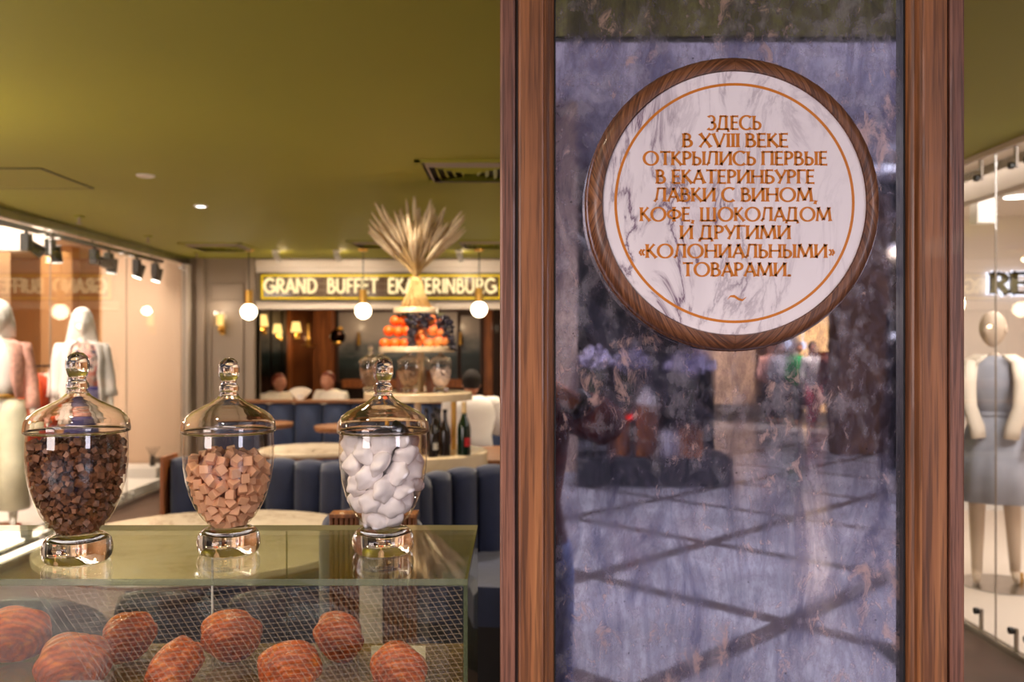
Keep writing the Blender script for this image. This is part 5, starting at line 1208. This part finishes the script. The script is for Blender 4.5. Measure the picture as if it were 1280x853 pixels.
def add_man3():
    D = 5.8; x = xat(1243, D); L = Vector((x, D, .045)); r_ = thing('mannequin', 'bald tan mannequin in grey belted dress with cream jacket on shoulders, right shop', 'mannequin', L)
    J, E, k, Rm = body(L, 1.78, R(-28), pose={'elL': (.26, .02, 1.15), 'wrL': (.21, -.12, .97), 'toR': (-.10, -.13, .03), 'anL': (.12, .10, .1), 'heL': (.12, .12, .05), 'toL': (.13, .0, .02)})
    skin_body('body', 'tan_mannequin', J, E, r_)
    hc = J['neck1'][0]+Vector((-.02, -.02, .145*k)); head('head', 'tan_mannequin', hc, k, Matrix.Rotation(R(-55), 3, 'Z'), r_)
    cloth('dress_bodice', [(0, 0, 1.08, .125, .105), (0, 0, 1.18, .14, .115), (0, -.01, 1.30, .165, .13), (0, 0, 1.40, .155, .10), (0, 0, 1.47, .065, .062)], 'grey_cloth', r_, L, Rm, k)
    cloth('dress_skirt', [(0, 0, 1.1, .125, .105), (0, 0, 1.0, .16, .14), (0, 0, .8, .21, .18), (0, 0, .54, .26, .22)], 'grey_cloth', r_, L, Rm, k, n=60, fold=.05, nf=11)
    cloth('belt', [(0, 0, 1.075, .135, .113), (0, 0, 1.115, .135, .113)], 'grey_cloth', r_, L, Rm, k)
    for n_ in 'LR': sleeve('dress_sleeve', J, n_, 'grey_cloth', r_, .062, .052, .05, .7, k)
    cloth('collar', [(0, 0, 1.42, .095, .08), (0, 0, 1.47, .062, .058)], 'charcoal', r_, L, Rm, k)
    m = MB(); n = 24; vs = []; rg = [(1.22, .20, .155, .9), (1.33, .21, .15, .7), (1.42, .19, .125, .5), (1.47, .11, .09, .35)]
    for (z_, rx, ry, gap) in rg:
        for j in range(n+1): a = -PI/2+gap+(2*PI-2*gap)*j/n; vs.append((rx*math.cos(a), ry*math.sin(a), z_))
    m.add(vs, [(i*(n+1)+j, i*(n+1)+j+1, (i+1)*(n+1)+j+1, (i+1)*(n+1)+j) for i in range(len(rg)-1) for j in range(n)]); m.v = [L+Rm @ (v*k) for v in m.v]
    o = m.build('draped_jacket', 'cream_cloth', r_, smooth='all'); q = o.modifiers.new('thick', 'SOLIDIFY'); q.thickness = .015; q.offset = 1
    for s in (-1, 1):
        m = MB().tube([(s*.13, -.09, 1.43), (s*.15, -.15, 1.3), (s*.14, -.17, 1.15), (s*.10, -.17, 1.02), (s*.09, -.17, .95)], [(.05, .03), (.06, .035), (.055, .03), (.06, .03), (.06, .03)], 12); m.v = [L+Rm @ (v*k) for v in m.v]; m.build('jacket_sleeve', 'cream_cloth', r_, smooth='all')
    MB().lathe([(0, .0), (.26, 0), (.26, .008), (0, .012)], (L.x+.05, L.y, .031), 40).build('stand_plate', 'steel', r_, smooth=True)
    MB().cyl((L.x+.2, L.y+.05, .04), (L.x+.12, L.y+.05, .55), .008, n=8).cyl((L.x+.2, L.y+.05, .04), (L.x+.2, L.y+.05, .1), .02, n=12).build('support_rod', 'brass', r_, smooth=True)
add_man3()

# seated man in white shirt (back to us) and two far guests
def seated(D, px, zsh, label, shirt, hair, facing, hc_dx=0, scale=1.0, low=False):
    x = xat(px, D); zs = zsh; k = scale; L = Vector((x, D, zs-1.02))   # shoulders at zs
    r_ = thing('person', label, 'person', (x, D, 0))
    pose = {'pelvis': (0, 0, .56), 'waist': (0, .0, .70), 'chest': (0, -.02, .88), 'neck0': (0, -.03, 1.02), 'neck1': (0, -.05, 1.07)}
    for s, n in ((1, 'L'), (-1, 'R')):
        pose.update({'sh'+n: (s*.175, -.02, 1.0), 'el'+n: (s*.24, -.10, .74), 'wr'+n: (s*.16, -.32, .76), 'hip'+n: (s*.09, -.03, .54), 'kn'+n: (s*.11, -.45, .52), 'an'+n: (s*.11, -.47, .12), 'he'+n: (s*.11, -.45, .06), 'to'+n: (s*.11, -.58, .045)})
    for q in ('an', 'he', 'to'):
        for n in 'LR': p_ = pose[q+n]; pose[q+n] = (p_[0], p_[1], p_[2]-.02-L.z)
    J, E, _, Rm = body((0, 0, 0), 1.75, 0, pose)
    Rm = Matrix.Rotation(facing, 3, 'Z'); J = {a: (L+Rm @ p, q) for a, (p, q) in J.items()}
    skin_body('body', 'skin', J, E, r_)
    b_ = L+Rm @ Vector((0, .02, 0)); zt_ = L.z+.435; stl = thing('stool', 'round padded stool under the '+' '.join(label.split(',')[0].split()[:8]), 'stool', (b_.x, b_.y, 0))
    MB().cyl((b_.x, b_.y, zt_-.06), (b_.x, b_.y, zt_), .17, n=24).build('seat', 'velvet', stl, smooth=True, bev=.01); MB().cyl((b_.x, b_.y, 0), (b_.x, b_.y, zt_-.06), .03, n=12).cyl((b_.x, b_.y, 0), (b_.x, b_.y, .02), .17, n=24).build('pedestal', 'blackm', stl, smooth=True)
    hc = J['neck1'][0]+Rm @ Vector((0, -.05, .085)); head('head', 'skin', hc, 1, Rm, r_)
    m = MB().sph((0, 0, 0), (.087, .105, .112), 24, 16, fn=lambda v: Vector((v.x, v.y+(.45 if v.y < -.2 and v.z < .45 else 0), max(v.z, -.55 if v.y > 0 else -.2)))); m.v = [hc+Rm @ (v+Vector((0, .012, .022))) for v in m.v]; m.build('hair', hair, r_, smooth='all')
    cloth('shirt', [(0, .0, .54, .19, .15), (0, 0, .70, .17, .14), (0, -.02, .88, .215, .15), (0, -.02, .97, .225, .12), (0, -.02, 1.015, .17, .10), (0, -.03, 1.05, .08, .07)], shirt, r_, L, Rm, 1)
    for n_ in 'LR': sleeve('shirt_sleeve', J, n_, shirt, r_, .085, .068, .062, .12, 1)
    for n_ in 'LR':
        a, b, c_ = [J[q+n_][0] for q in ('hip', 'kn', 'an')]
        MB().tube([a, a.lerp(b, .5), b, b.lerp(c_, .5), c_], [.10, .09, .075, .06, .055], 14).build('trouser_leg', 'charcoal', r_, smooth='all')
    return r_
seated(7.9, 590, 1.13, 'man in white t-shirt with dark hair, back to us behind the bottles', 'white_cloth', 'dark_hair', R(185))
seated(11.3, 342, 1.0, 'far seated guest in pale top at the left of the bar opening', 'cream_cloth', 'red_hair', R(60))
seated(11.2, 416, 1.03, 'far seated guest with auburn hair and pale coat in the bar', 'cream_cloth', 'red_hair', R(-30))

# ============================================================ LEFT SHOP CONTENT
MB().bx(-5.4, -3.97, 5.2, 10.0, .0005, .11).build('display_platform', 'white', None, bev=.006, **tagd('low white display platform behind the left shop glass', 'platform'))
MB().bx(-4.75, -4.05, 10.02, 10.42, .0005, .22).build('display_block', 'white', None, bev=.006, **tagd('small white block at the end of the left shop window', 'platform'))
rk = thing('clothes_rail', 'thin metal clothes rail carrying orange coats in the left shop', 'clothes rail', (-4.64, 8.2, .11))
zr = zat(459, 8.3)
MB().cyl((-4.64, 7.9, zr), (-4.64, 8.85, zr), .012, n=10).cyl((-4.64, 7.9, .11), (-4.64, 7.9, zr), .012, n=10).cyl((-4.64, 8.85, .11), (-4.64, 8.85, zr), .012, n=10).build('rail', 'blackm', rk, smooth=True)
for i, (yy, mt_, zb, lb) in enumerate(((8.22, 'orange_cloth', .62, 'bright orange long coat, nearest on the rail'), (8.38, 'orange_cloth', .5, 'orange coat in the middle of the rail'), (8.55, 'rust_cloth', .24, 'rust red long pleated dress, farthest on the rail'), (8.72, 'pink_cloth', .95, 'pale pink top at the far end of the rail'))):
    x = -4.64; r_ = thing('hanging_coat', lb, 'clothing', (x, yy, zb), 'clothes on the rail')
    MB().loft([(x, yy, zb, .16, .06), (x, yy, (zb+zr)/2, .15, .055), (x, yy, zr-.25, .16, .055), (x, yy, zr-.12, .14, .04), (x, yy, zr-.07, .05, .03)], 40, fold=0.05, nf=9).build('garment', mt_, r_, smooth='all')
    MB().tube([(x-.14, yy, zr-.13), (x, yy, zr-.055), (x+.14, yy, zr-.13)], .007, 8).tube([(x, yy, zr-.055), (x, yy, zr-.01), (x+.012, yy, zr+.012), (x, yy, zr+.02), (x-.01, yy, zr+.015)], .003, 6).build('hanger', 'table_wood', r_, smooth=True)
c = W(186, 590, 10.1)
vz = thing('twig_vase', 'dark slender twigs in a narrow vase on the shop block', 'vase', (c.x, 10.2, .2205))
MB().lathe([(0, 0), (.03, 0), (.025, .12), (.018, .12), (.02, .006), (0, .006)], (c.x, 10.2, .2205), 16).build('vase_body', 'black', vz, smooth=True)
for k in range(5): MB().tube([(c.x, 10.2, .24), (c.x+.015*(k-2), 10.2, .36), (c.x+.035*(k-2), 10.2+.01*k, .44)], .004, 5).build('twig', 'black', vz)
m = MB(); text_line(m, 'WINSET', xat(192, 10.4), xat(213, 10.4), zat(580, 10.4), .07, 10.436, 10.449, w=.12, flare=.4)
m.build('wall_lettering', 'blackm', None, **tagd('small dark word lettering low on the beige shop end wall', 'lettering'))
tk = thing('light_track', 'black ceiling light track behind the left shop glass', 'track', (-4.1, 8.0, 2.60))
MB().bx(-4.125, -4.075, 4.5, 10.3, 2.58, 2.62).build('track_bar', 'blackm', tk)
for y_ in (5, 7, 8.6, 10): MB().cyl((-4.1, y_, 2.62), (-4.1, y_, 2.9), .008, n=8).build('hanger_rod', 'blackm', tk)
for i, (px, py, aim) in enumerate(((33, 301, (.12, .10, -.10)), (63, 312, (0, .02, -.12)), (118, 323, (.12, .08, -.05)), (136, 330, (-.02, .0, -.12)), (171, 338, (-.04, -.02, -.12)), (194, 344, (-.03, -.02, -.12)))):
    D = 4.1*F/(640-px); x = -4.1; z = 2.58; r_ = thing('track_spotlight', ['nearest', 'second', 'third', 'fourth', 'fifth', 'farthest'][i]+' black spotlight on the left shop track, counted from the left', 'light', (x, D, 2.40), 'black track spotlights')
    MB().bx(x-.035, x+.035, D-.04, D+.04, z-.17, z-.02).cyl((x, D, z-.02), (x, D, z), .015, n=8).build('driver_box', 'blackm', r_, bev=.003)
    a = Vector((x, D+.09, z-.12)); d = Vector(aim).normalized()
    MB().cyl(a-d*.05, a+d*.10, .045, .055, n=20).cyl((x, D+.04, z-.1), a, .012, n=8).build('lamp_head', 'blackm', r_, smooth=True)
    if d.z < -.7:
        MB().cyl(a+d*.1001, a+d*.103, .048, n=20).build('lens', 'lamp_glow', r_)
        spot('track_spot_light', tuple(a+d*.12), 30, WARM2, 60, rot=tuple(Vector((0, 0, -1)).rotation_difference(d).to_euler()))
    else: MB().cyl(a+d*.1001, a+d*.103, .048, n=20).build('lens', 'black', r_)

# ============================================================ RIGHT SHOP CONTENT
sn = thing('shop_letters', 'black letters with white glow on the right shop wall', 'sign', (xat(1262, 8.4), 8.49, zat(368, 8.4)))
x = xat(1240, 8.4)
for ch, pxx in (('R', 1240), ('E', 1265)):
    m = MB(); glyph_mb(m, ch, xat(pxx, 8.4), zat(367, 8.4), .27 if ch == 'R' else .30, .20, 8.40, 8.44, w=.21, flare=.55); m.build('letter', 'black', sn)
    m = MB(); glyph_mb(m, ch, xat(pxx, 8.4)+.012, zat(367, 8.4)-.006, .27 if ch == 'R' else .30, .21, 8.455, 8.49, w=.30, flare=.3); m.build('letter_halo', 'white_glow', sn)
c = W(1237, 256, 4.9)
bxx = thing('ceiling_speaker_box', 'white boxy unit under the right shop ceiling', 'speaker', (3.56, 6.66, 2.53))
MB().bx(3.49, 3.63, 6.6, 6.72, 2.53, 2.78).build('housing', 'white', bxx, bev=.01)
MB().bx(3.54, 3.58, 6.64, 6.68, 2.78, 2.86).build('bracket', 'greige', bxx)
c = W(1268, 297, 6.6)
dl = thing('recessed_downlight', 'round glowing downlight inside the right shop ceiling', 'light', (4.2, 7.3, 2.84))
MB().cyl((4.2, 7.3, 2.859), (4.2, 7.3, 2.845), .11, n=28).build('lens', 'lamp_glow', dl)
MB().lathe([(.11, 2.845), (.14, 2.842), (.145, 2.859)], (4.2, 7.3, 0), 28).build('trim_ring', 'white', dl, smooth=True)

# ============================================================ MALL CONCOURSE (seen in the mirror)
CE = -.45
def RW(px, py, path): return Vector(((px-640)*path/F, 2*MIR-path, H-(py-HOR)*path/F))
st(MB().bx(-12, 14, -26, CE, -.12, -.012), 'floor_mall', 'charcoal')
# diamond slabs between dark strips; lines at u = D-x = 5.6-2.1k, v = D+x = 6.7+2.1k  (D = path length)
fm = bpy.data.objects['floor_mall']; ORG['floor_mall'] = Vector(fm.location)
pr = None; pitch = 2.1; hw = .10
def to_w(u, v): Dp = (u+v)/2; x = (v-u)/2; return (x, 2*MIR-Dp)
for i in range(-7, 9):
    for j in range(-5, 11):
        u0, v0 = 5.6+pitch*i, 6.7+pitch*(j-3); cx_, cy_ = to_w(u0+pitch/2, v0+pitch/2)
        if cy_ > CE-.95 and not (cy_ > CE-2.2 and False): 
            if cy_ > CE-.0: continue
        if cy_ < -17 or abs(cx_-2) > 9: continue
        for a in range(1):
            for b in range(1):
                half = (pitch-2*hw)
                uu0 = u0+hw+a*half; vv0 = v0+hw+b*half; g = .003
                cs4 = [to_w(uu0+g, vv0+g), to_w(uu0+half-g, vv0+g), to_w(uu0+half-g, vv0+half-g), to_w(uu0+g, vv0+half-g)]
                if max(c_[1] for c_ in cs4) > CE: continue
                ctr = (sum(c_[0] for c_ in cs4)/4, sum(c_[1] for c_ in cs4)/4)
                if pr is None:
                    pr = MB().add([(p[0], p[1], z_) for z_ in (-.012, 0) for p in cs4], [(0, 1, 2, 3), (4, 5, 6, 7), (0, 1, 5, 4), (1, 2, 6, 5), (2, 3, 7, 6), (3, 0, 4, 7)]).build('floor_slab', 'stone_tile', fm, org=(ctr[0], ctr[1], -.012))
                else:
                    c_ = pr.copy(); C.objects.link(c_); c_.location = Vector((ctr[0], ctr[1], -.012))-ORG['floor_mall']
for i in range(-7, 9):
    for fam in (0, 1):
        k = (5.6 if fam == 0 else 6.7-3*pitch+2*pitch)+pitch*i
        lo_, hi_ = -16, 30
        P_ = (lambda s, d: to_w(k+d, s)) if fam == 0 else (lambda s, d: to_w(s, k+d))
        # clip so that y stays between -18 and CE
        ss = [s for s in np.linspace(lo_, hi_, 461) if -18 < P_(s, 0)[1] < CE-.12 and abs(P_(s, 0)[0]) < 11]
        if len(ss) < 4: continue
        a, b = ss[0], ss[-1]; q4 = [P_(a, -hw+.003), P_(b, -hw+.003), P_(b, hw-.003), P_(a, hw-.003)]
        z_ = -.0008*(fam+1)
        MB().add([(p[0], p[1], zz) for zz in (-.012, z_) for p in q4], [(0, 1, 2, 3), (4, 5, 6, 7), (0, 1, 5, 4), (1, 2, 6, 5), (2, 3, 7, 6), (3, 0, 4, 7)]).build('floor_strip', 'dark_strip', fm)
st(MB().bx(-12, 14, -12.5, CE-.02, 4.45, 4.6), 'ceiling_mall', 'lilac_wall')
st(MB().bx(-12, 14, -8.6, -8.2, 4.2, 4.45), 'trim_2', 'lilac_wall')
st(MB().bx(-12, 14, -26, -12.5, 3.9, 4.0), 'ceiling_mall_far', 'charcoal')
st(MB().bx(-12, 14, CE-.04, CE+.0, CZ, 4.6), 'wall_fascia', 'dark_green')
st(MB().bx(-12, 14, -26.2, -26, 0, 4.6), 'wall_mall_far', 'brown_panel')
st(MB().bx(13.9, 14, -26, CE, 0, 4.6).bx(-12, -11.9, -26, CE, 0, 4.6), 'wall_mall_side', 'lilac_wall')
st(MB().bx(GR, 14, CE-.03, CE+.05, 0, CZ).bx(-12, GX, CE-.03, CE+.05, 0, CZ), 'wall_cafe_front', 'charcoal')
st(MB().bx(GR, GR+.1, CE, 2.6, 0, CZ), 'wall_cafe_right', 'greige')
for i, (px0, px1, py, pa) in enumerate(((1085, 1127, 208, 12.6), (1090, 1127, 306, 20), (700, 1127, 262, 15.2))):
    a = RW(px0, py, pa); b = RW(px1+60, py, pa); zt_ = min(a.z, 4.44 if i == 0 else 3.89)
    MB().bx(a.x, b.x, a.y-.12, a.y+.12, zt_-.06, zt_).build('linear_light', 'white_glow' if i < 2 else 'lilac_wall', None, **tagd(['bright linear ceiling light reflected in the mirror, upper right', 'lower linear ceiling light reflected at the right of the mirror', 'pale ceiling beam reflected behind the plaque'][i], 'light' if i < 2 else 'beam'))
# column left
a = RW(698, 605, 10.2); b = RW(722, 605, 10.2)
cl = thing('stone_column', 'pale stone column reflected at the left edge of the mirror', 'column', ((a.x+b.x)/2, a.y, 0))
MB().bx(a.x-.25, b.x, a.y-.4, a.y, 0, 4.45).build('shaft', 'warm_stone', cl, bev=.01)
MB().bx(a.x-.27, b.x+.02, a.y-.42, a.y+.02, 0, .15).build('base', 'stone_tile', cl)
# planter bench, logs, bouquets
a = RW(722, 608, 10.0); b = RW(917, 608, 10.0)
MB().bx(a.x, b.x, a.y-.75, a.y, .0005, .34).build('display_bench', 'charcoal', None, bev=.01, **tagd('long low dark plinth reflected in the mirror, carrying logs and bouquets', 'plinth'))
def logp(px, w_, z1, dy, label):
    x = xat(px, 10.15+dy); y_ = 2*MIR-10.15-dy
    r_ = thing('wood_log', label, 'log', (x, y_, .3405), 'wooden logs on the plinth')
    MB().loft([(x, y_, .3405, w_, w_), (x, y_, .5, w_*.97, w_*.97), (x, y_, z1, w_*.95, w_*.95)], 20).build('bark', 'warm_wood', r_, smooth=True)
    MB().cyl((x, y_, z1+.0005), (x, y_, z1+.004), w_*.93, n=20).build('cut_face', 'table_wood', r_)
    return x, y_, z1+.0045
l1 = logp(808, .13, .93, .1, 'tall log stump on the plinth carrying a white cone')
l2 = logp(863, .14, .66, -.02, 'short square log block on the plinth under the lavender bouquet')
l3 = logp(775, .12, .82, .15, 'log stump on the plinth behind the forearm reflection')
MB().lathe([(.12, 0), (.11, .05), (.04, .18), (.015, .21), (0, .215)], l1, 14).build('white_cone', 'white_cloth', None, smooth=True, **tagd('white folded cloth cone standing on the tall log', 'cone'))
def bouquet(x, y_, z0, zv, zf, wf, label, seed):
    rnd = random.Random(seed); v_ = thing('vase', 'clear flared glass vase holding '+label, 'vase', (x, y_, z0), 'glass vases on the plinth')
    MB().lathe([(0, 0), (.05, .0), (.02, .03), (.03, zv*.5), (.09, zv), (.085, zv), (.026, zv*.5), (.016, .035), (0, .03)], (x, y_, z0), 20).build('vase_glass', 'bowl', v_, smooth=True)
    f_ = thing('bouquet', label, 'flowers', (x, y_, z0+.05), 'lavender bouquets')
    m = MB()
    for k in range(150):
        a = rnd.uniform(0, 6.28); q = wf*math.sqrt(rnd.random()); m.sph((x+q*math.cos(a), y_+q*.7*math.sin(a), zf+rnd.uniform(-.13, .24)*(1.15-q/wf)), rnd.uniform(.014, .034), 7, 5)
    m.build('blossoms', 'lavender', f_, kind='stuff')
    m = MB()
    for k in range(14): a = 6.28*k/14; m.tube([(x, y_, z0+.06), (x+.05*math.cos(a), y_+.05*math.sin(a), z0+zv), (x+wf*.6*math.cos(a), y_+wf*.5*math.sin(a), zf-.03)], .006, 5)
    m.build('stems', 'leaf', f_, kind='stuff')
bouquet(l2[0], l2[1], l2[2], .56, 1.38, .29, 'pale lavender bouquet above the short log, reflected in the mirror', 5)
bouquet(RW(786, 500, 10.5).x, 2*MIR-10.52, .3405, .8, 1.40, .25, 'lavender bouquet left of the tall log, reflected in the mirror', 6)
bouquet(RW(744, 500, 10.2).x, 2*MIR-10.25, .3405, .75, 1.44, .19, 'dim lavender bouquet nearest the stone column, reflected in the mirror', 7)
c = RW(789, 521, 9.95)
MB().sph(c, .022, 10, 8).cyl((c.x, c.y-.02, c.z-.02), (c.x, c.y-.3, c.z-.04), .012, n=8).build('indicator_lamp', 'red_led', None, **tagd('tiny red indicator light between the logs, reflected in the mirror', 'light'))
c = RW(836, 560, 10.2); MB().bx(c.x-.1, c.x+.1, c.y-.1, c.y+.1, .3405, .62).build('grey_cube', 'lilac_wall', None, bev=.01, **tagd('pale grey cube between the tall log and short log on the plinth', 'block'))
# escalator
es = thing('escalator', 'dark escalator rising to the left behind the plinth, reflected in the mirror', 'escalator', (1.6, -11.5, 0))
def slopebox(x0, z0, x1, z1, y0_, y1_, th_, nm, mt_):
    MB().add([(x, y_, z+dz_) for y_ in (y0_, y1_) for x, z in ((x0, z0), (x1, z1)) for dz_ in (0, th_)], [(0, 1, 3, 2), (4, 6, 7, 5), (0, 4, 5, 1), (2, 3, 7, 6), (0, 2, 6, 4), (1, 5, 7, 3)]).build(nm, mt_, es)
slopebox(-.4, 3.3, 3.1, .0, -11.9, -10.9, .55, 'truss', 'charcoal')
slopebox(-.4, 3.86, 3.1, .56, -10.95, -10.9, .75, 'balustrade', 'black')
slopebox(-.4, 4.6, 3.1, 1.3, -10.98, -10.86, .06, 'handrail', 'steel')
slopebox(-.2, 2.2, 2.5, -.0, -11.9, -11.6, .16, 'brace', 'steel')
MB().bx(.6, 2.9, -12.6, -12.5, 0, 3.78).build('dark_hoarding', 'black', None, **tagd('tall black hoarding behind the escalator, reflected in the mirror', 'hoarding'))
# right: brown pier, black sign panel, far shopfront
a = RW(1050, 540, 13); b = RW(1112, 540, 13)
MB().bx(a.x, b.x, a.y-.5, a.y, 0, 3.85).build('brown_pier', 'brown_panel', None, bev=.01, **tagd('broad brown stone pier reflected at the right of the mirror', 'pier'))
a = RW(1112, 500, 11.5); b = RW(1150, 388, 11.5)
bs = thing('black_sign_panel', 'black shop panel with white letters reflected at the right mirror edge', 'sign', ((a.x+b.x)/2, a.y, 0))
MB().bx(a.x, b.x, a.y-.1, a.y, 0, b.z).build('panel_board', 'black', bs)
m = MB(); xx = a.x+.02
for ch in 'HEL': glyph_mb(m, ch, xx+.06, zat(424, 11.5), -.075, .09, a.y+.002, a.y+.012, w=.2, flare=0, uni=True, flip=1); xx += .07
m.build('lettering', 'white_glow', bs)
fs_ = thing('lit_shopfront', 'brightly lit warm shopfront far down the concourse, reflected in the mirror', 'shopfront', (6.4, -19, 0))
MB().bx(7.0, 9.2, -19.3, -19.2, 0, 2.8).build('back_panel', 'warm_glow', fs_)
MB().bx(7.95, 8.08, -19.2, -19.0, 0, 2.7).bx(6.9, 7.0, -19.2, -19.0, 0, 2.7).bx(6.9, 8.7, -19.2, -19.0, 2.6, 3.0).build('shop_frame', 'white', fs_)
MB().bx(7.3, 7.85, -19.1, -18.9, .2, 1.5).build('display_rack', 'plum_cloth', fs_)
MB().bx(4.0, 6.8, -22.1, -22.0, 0, 2.4).build('far_kiosk_wall', 'warm_stone', None, **tagd('pale far wall of the concourse between the hoarding and the lit shopfront', 'wall'))
for k, (px, gm) in enumerate(((935, 'white_glow'), (985, 'white_glow'), (1003, 'white_glow'))):
    q = RW(px, 428+2*k, 21); MB().sph(q, .10, 10, 8).cyl((q.x, q.y, q.z+.09), (q.x, q.y, 3.9), .01, n=6).build('ceiling_lamp', gm, None, **tagd(['leftmost', 'middle', 'rightmost'][k]+' far hanging lamp reflected just below the plaque', 'lamp', 'far concourse lamps'))
for i, (px, mt_, top, lb) in enumerate(((962, 'pink_cloth', 'charcoal', 'distant walker in pinkish top, leftmost in the mirror'), (975, 'grey_cloth', 'charcoal', 'distant walker in grey, beside the leftmost walker in the mirror'), (998, 'green_cloth', 'charcoal', 'distant walker in green top reflected in the mirror'), (1016, 'white_cloth', 'magenta_cloth', 'distant walker in white top reflected beneath the plaque'), (1040, 'plum_cloth', 'black', 'distant walker in dark coat before the lit shopfront'))):
    pa = 19-i*.5; x = xat(px, pa); y_ = 2*MIR-pa; L = Vector((x, y_, 0)); r_ = thing('person', lb, 'person', L)
    J, E, k, Rm = body(L, 1.7, R(180), {'knL': (.10, -.12, .50), 'anL': (.10, -.18, .12), 'heL': (.10, -.17, .05), 'toL': (.1, -.3, .04), 'anR': (-.1, .2, .12), 'heR': (-.1, .22, .06), 'toR': (-.1, .1, .03)}, fingers=False)
    skin_body('body', 'skin', J, E, r_, 1); hc = J['neck1'][0]+Vector((0, 0, .12)); head('head', 'skin', hc, 1, Rm, r_)
    m = MB().sph((0, 0, 0), (.088, .105, .11), 16, 12); m.v = [hc+v+Vector((0, -.02, .03)) for v in m.v]; m.build('hair', 'dark_hair', r_, smooth='all')
    cloth('top', [(0, 0, .85, .18, .14), (0, 0, 1.1, .15, .13), (0, 0, 1.3, .18, .14), (0, 0, 1.42, .17, .1), (0, 0, 1.46, .07, .06)], mt_, r_, L, Rm, k)
    for n_ in 'LR':
        sleeve('sleeve', J, n_, mt_, r_, .065, .05, .045, .9, k)
        a, b, c_ = [J[q+n_][0] for q in ('hip', 'kn', 'an')]; MB().tube([a, b, c_], [.10, .075, .06], 12).build('trouser_leg', top, r_, smooth='all')
MB().bx(1.92, 2.55, -2.08, -.6, .0005, .012).build('door_mat', 'black', None, bev=.003, **tagd('black floor mat reflected at the bottom right of the mirror', 'mat'))
lb_ = thing('advertising_lightbox', 'tall bluish advertising lightbox out on the concourse', 'lightbox', (6.1, -3.2, 0))
rot = Matrix.Translation((6.1, -3.2, 0)) @ Matrix.Rotation(R(-64), 4, 'Z')
MB().bx(-.5, .5, -.12, .0, 0, 3.0, mat=rot).build('casing', 'charcoal', lb_)
MB().bx(-.38, .38, .0005, .01, .9, 2.9, mat=rot).build('lit_face', 'screen_glow', lb_)

# photographer, seen only as elbow and hip in the mirror
def photographer():
    L = Vector((.0, -.24, 0)); r_ = thing('person', 'photographer in plum sleeves and blue jeans reflected at the mirror left edge', 'person', L)
    J, E, k, Rm = body(L, 1.74, R(180), {'elL': (-.0, 0, 0)}, fingers=False)
    pose = {'elR': (-.30, -.05, 1.37), 'wrR': (-.10, -.18, 1.50), 'elL': (.30, -.05, 1.37), 'wrL': (.10, -.18, 1.50), 'knL': (.11, 0, .5), 'knR': (-.11, 0, .5), 'shL': (.19, .0, 1.40), 'shR': (-.19, .0, 1.40)}
    J, E, k, Rm = body(L, 1.74, R(180), pose, fingers=True)
    skin_body('body', 'skin', J, E, r_); hc = J['neck1'][0]+Vector((0, 0, .12)); head('head', 'skin', hc, 1, Rm, r_)
    m = MB().sph((0, 0, 0), (.09, .107, .115), 20, 14, fn=lambda v: Vector((v.x, v.y+(.3 if v.y < -.3 and v.z < .45 else 0), v.z))); m.v = [hc+Rm @ (v+Vector((0, .02, .03))) for v in m.v]; m.build('hair', 'dark_hair', r_, smooth='all')
    cloth('top', [(0, 0, .93, .185, .14), (0, 0, 1.1, .15, .12), (0, 0, 1.3, .18, .13), (0, 0, 1.42, .18, .1), (0, 0, 1.47, .07, .06)], 'plum_cloth', r_, L, Rm, 1)
    for n_ in 'LR':
        a, b, c_ = [J[q+n_][0] for q in ('sh', 'el', 'wr')]
        MB().tube([a+Vector((0, 0, .03)), a.lerp(b, .3), a.lerp(b, .8), b+Vector((0, 0, -.01)), b.lerp(c_, .35)], [.06, .072, .075, .07, .06], 16).build('sleeve', 'plum_cloth', r_, smooth='all')
        MB().tube([b.lerp(c_, .42), b.lerp(c_, .55)], [.047, .045], 16).build('wrist_strap', 'black', r_, smooth='all')
        a, b, c_ = [J[q+n_][0] for q in ('hip', 'kn', 'an')]
        MB().tube([a+Vector((0, 0, .10)), a, a.lerp(b, .5), b, b.lerp(c_, .5), c_], [.10, .112, .10, .085, .08, .075], 18).build('jeans_leg', 'denim', r_, smooth='all')
    cloth('jeans_waist', [(0, 0, .80, .195, .13), (0, 0, .93, .18, .125), (0, 0, 1.02, .165, .12)], 'denim', r_, L, Rm, 1)
    cm = thing('handheld_camera', 'black camera held by the photographer', 'camera', (0, -.06, 1.54))
    MB().bx(-.068, .068, -.09, -.045, 1.545, 1.64).bx(-.025, .025, -.09, -.045, 1.64, 1.665).build('camera_body', 'black', cm, bev=.006)
    MB().cyl((0, -.045, 1.595), (0, -.025, 1.6), .034, n=24).build('lens_barrel', 'black', cm, smooth=True)
photographer()
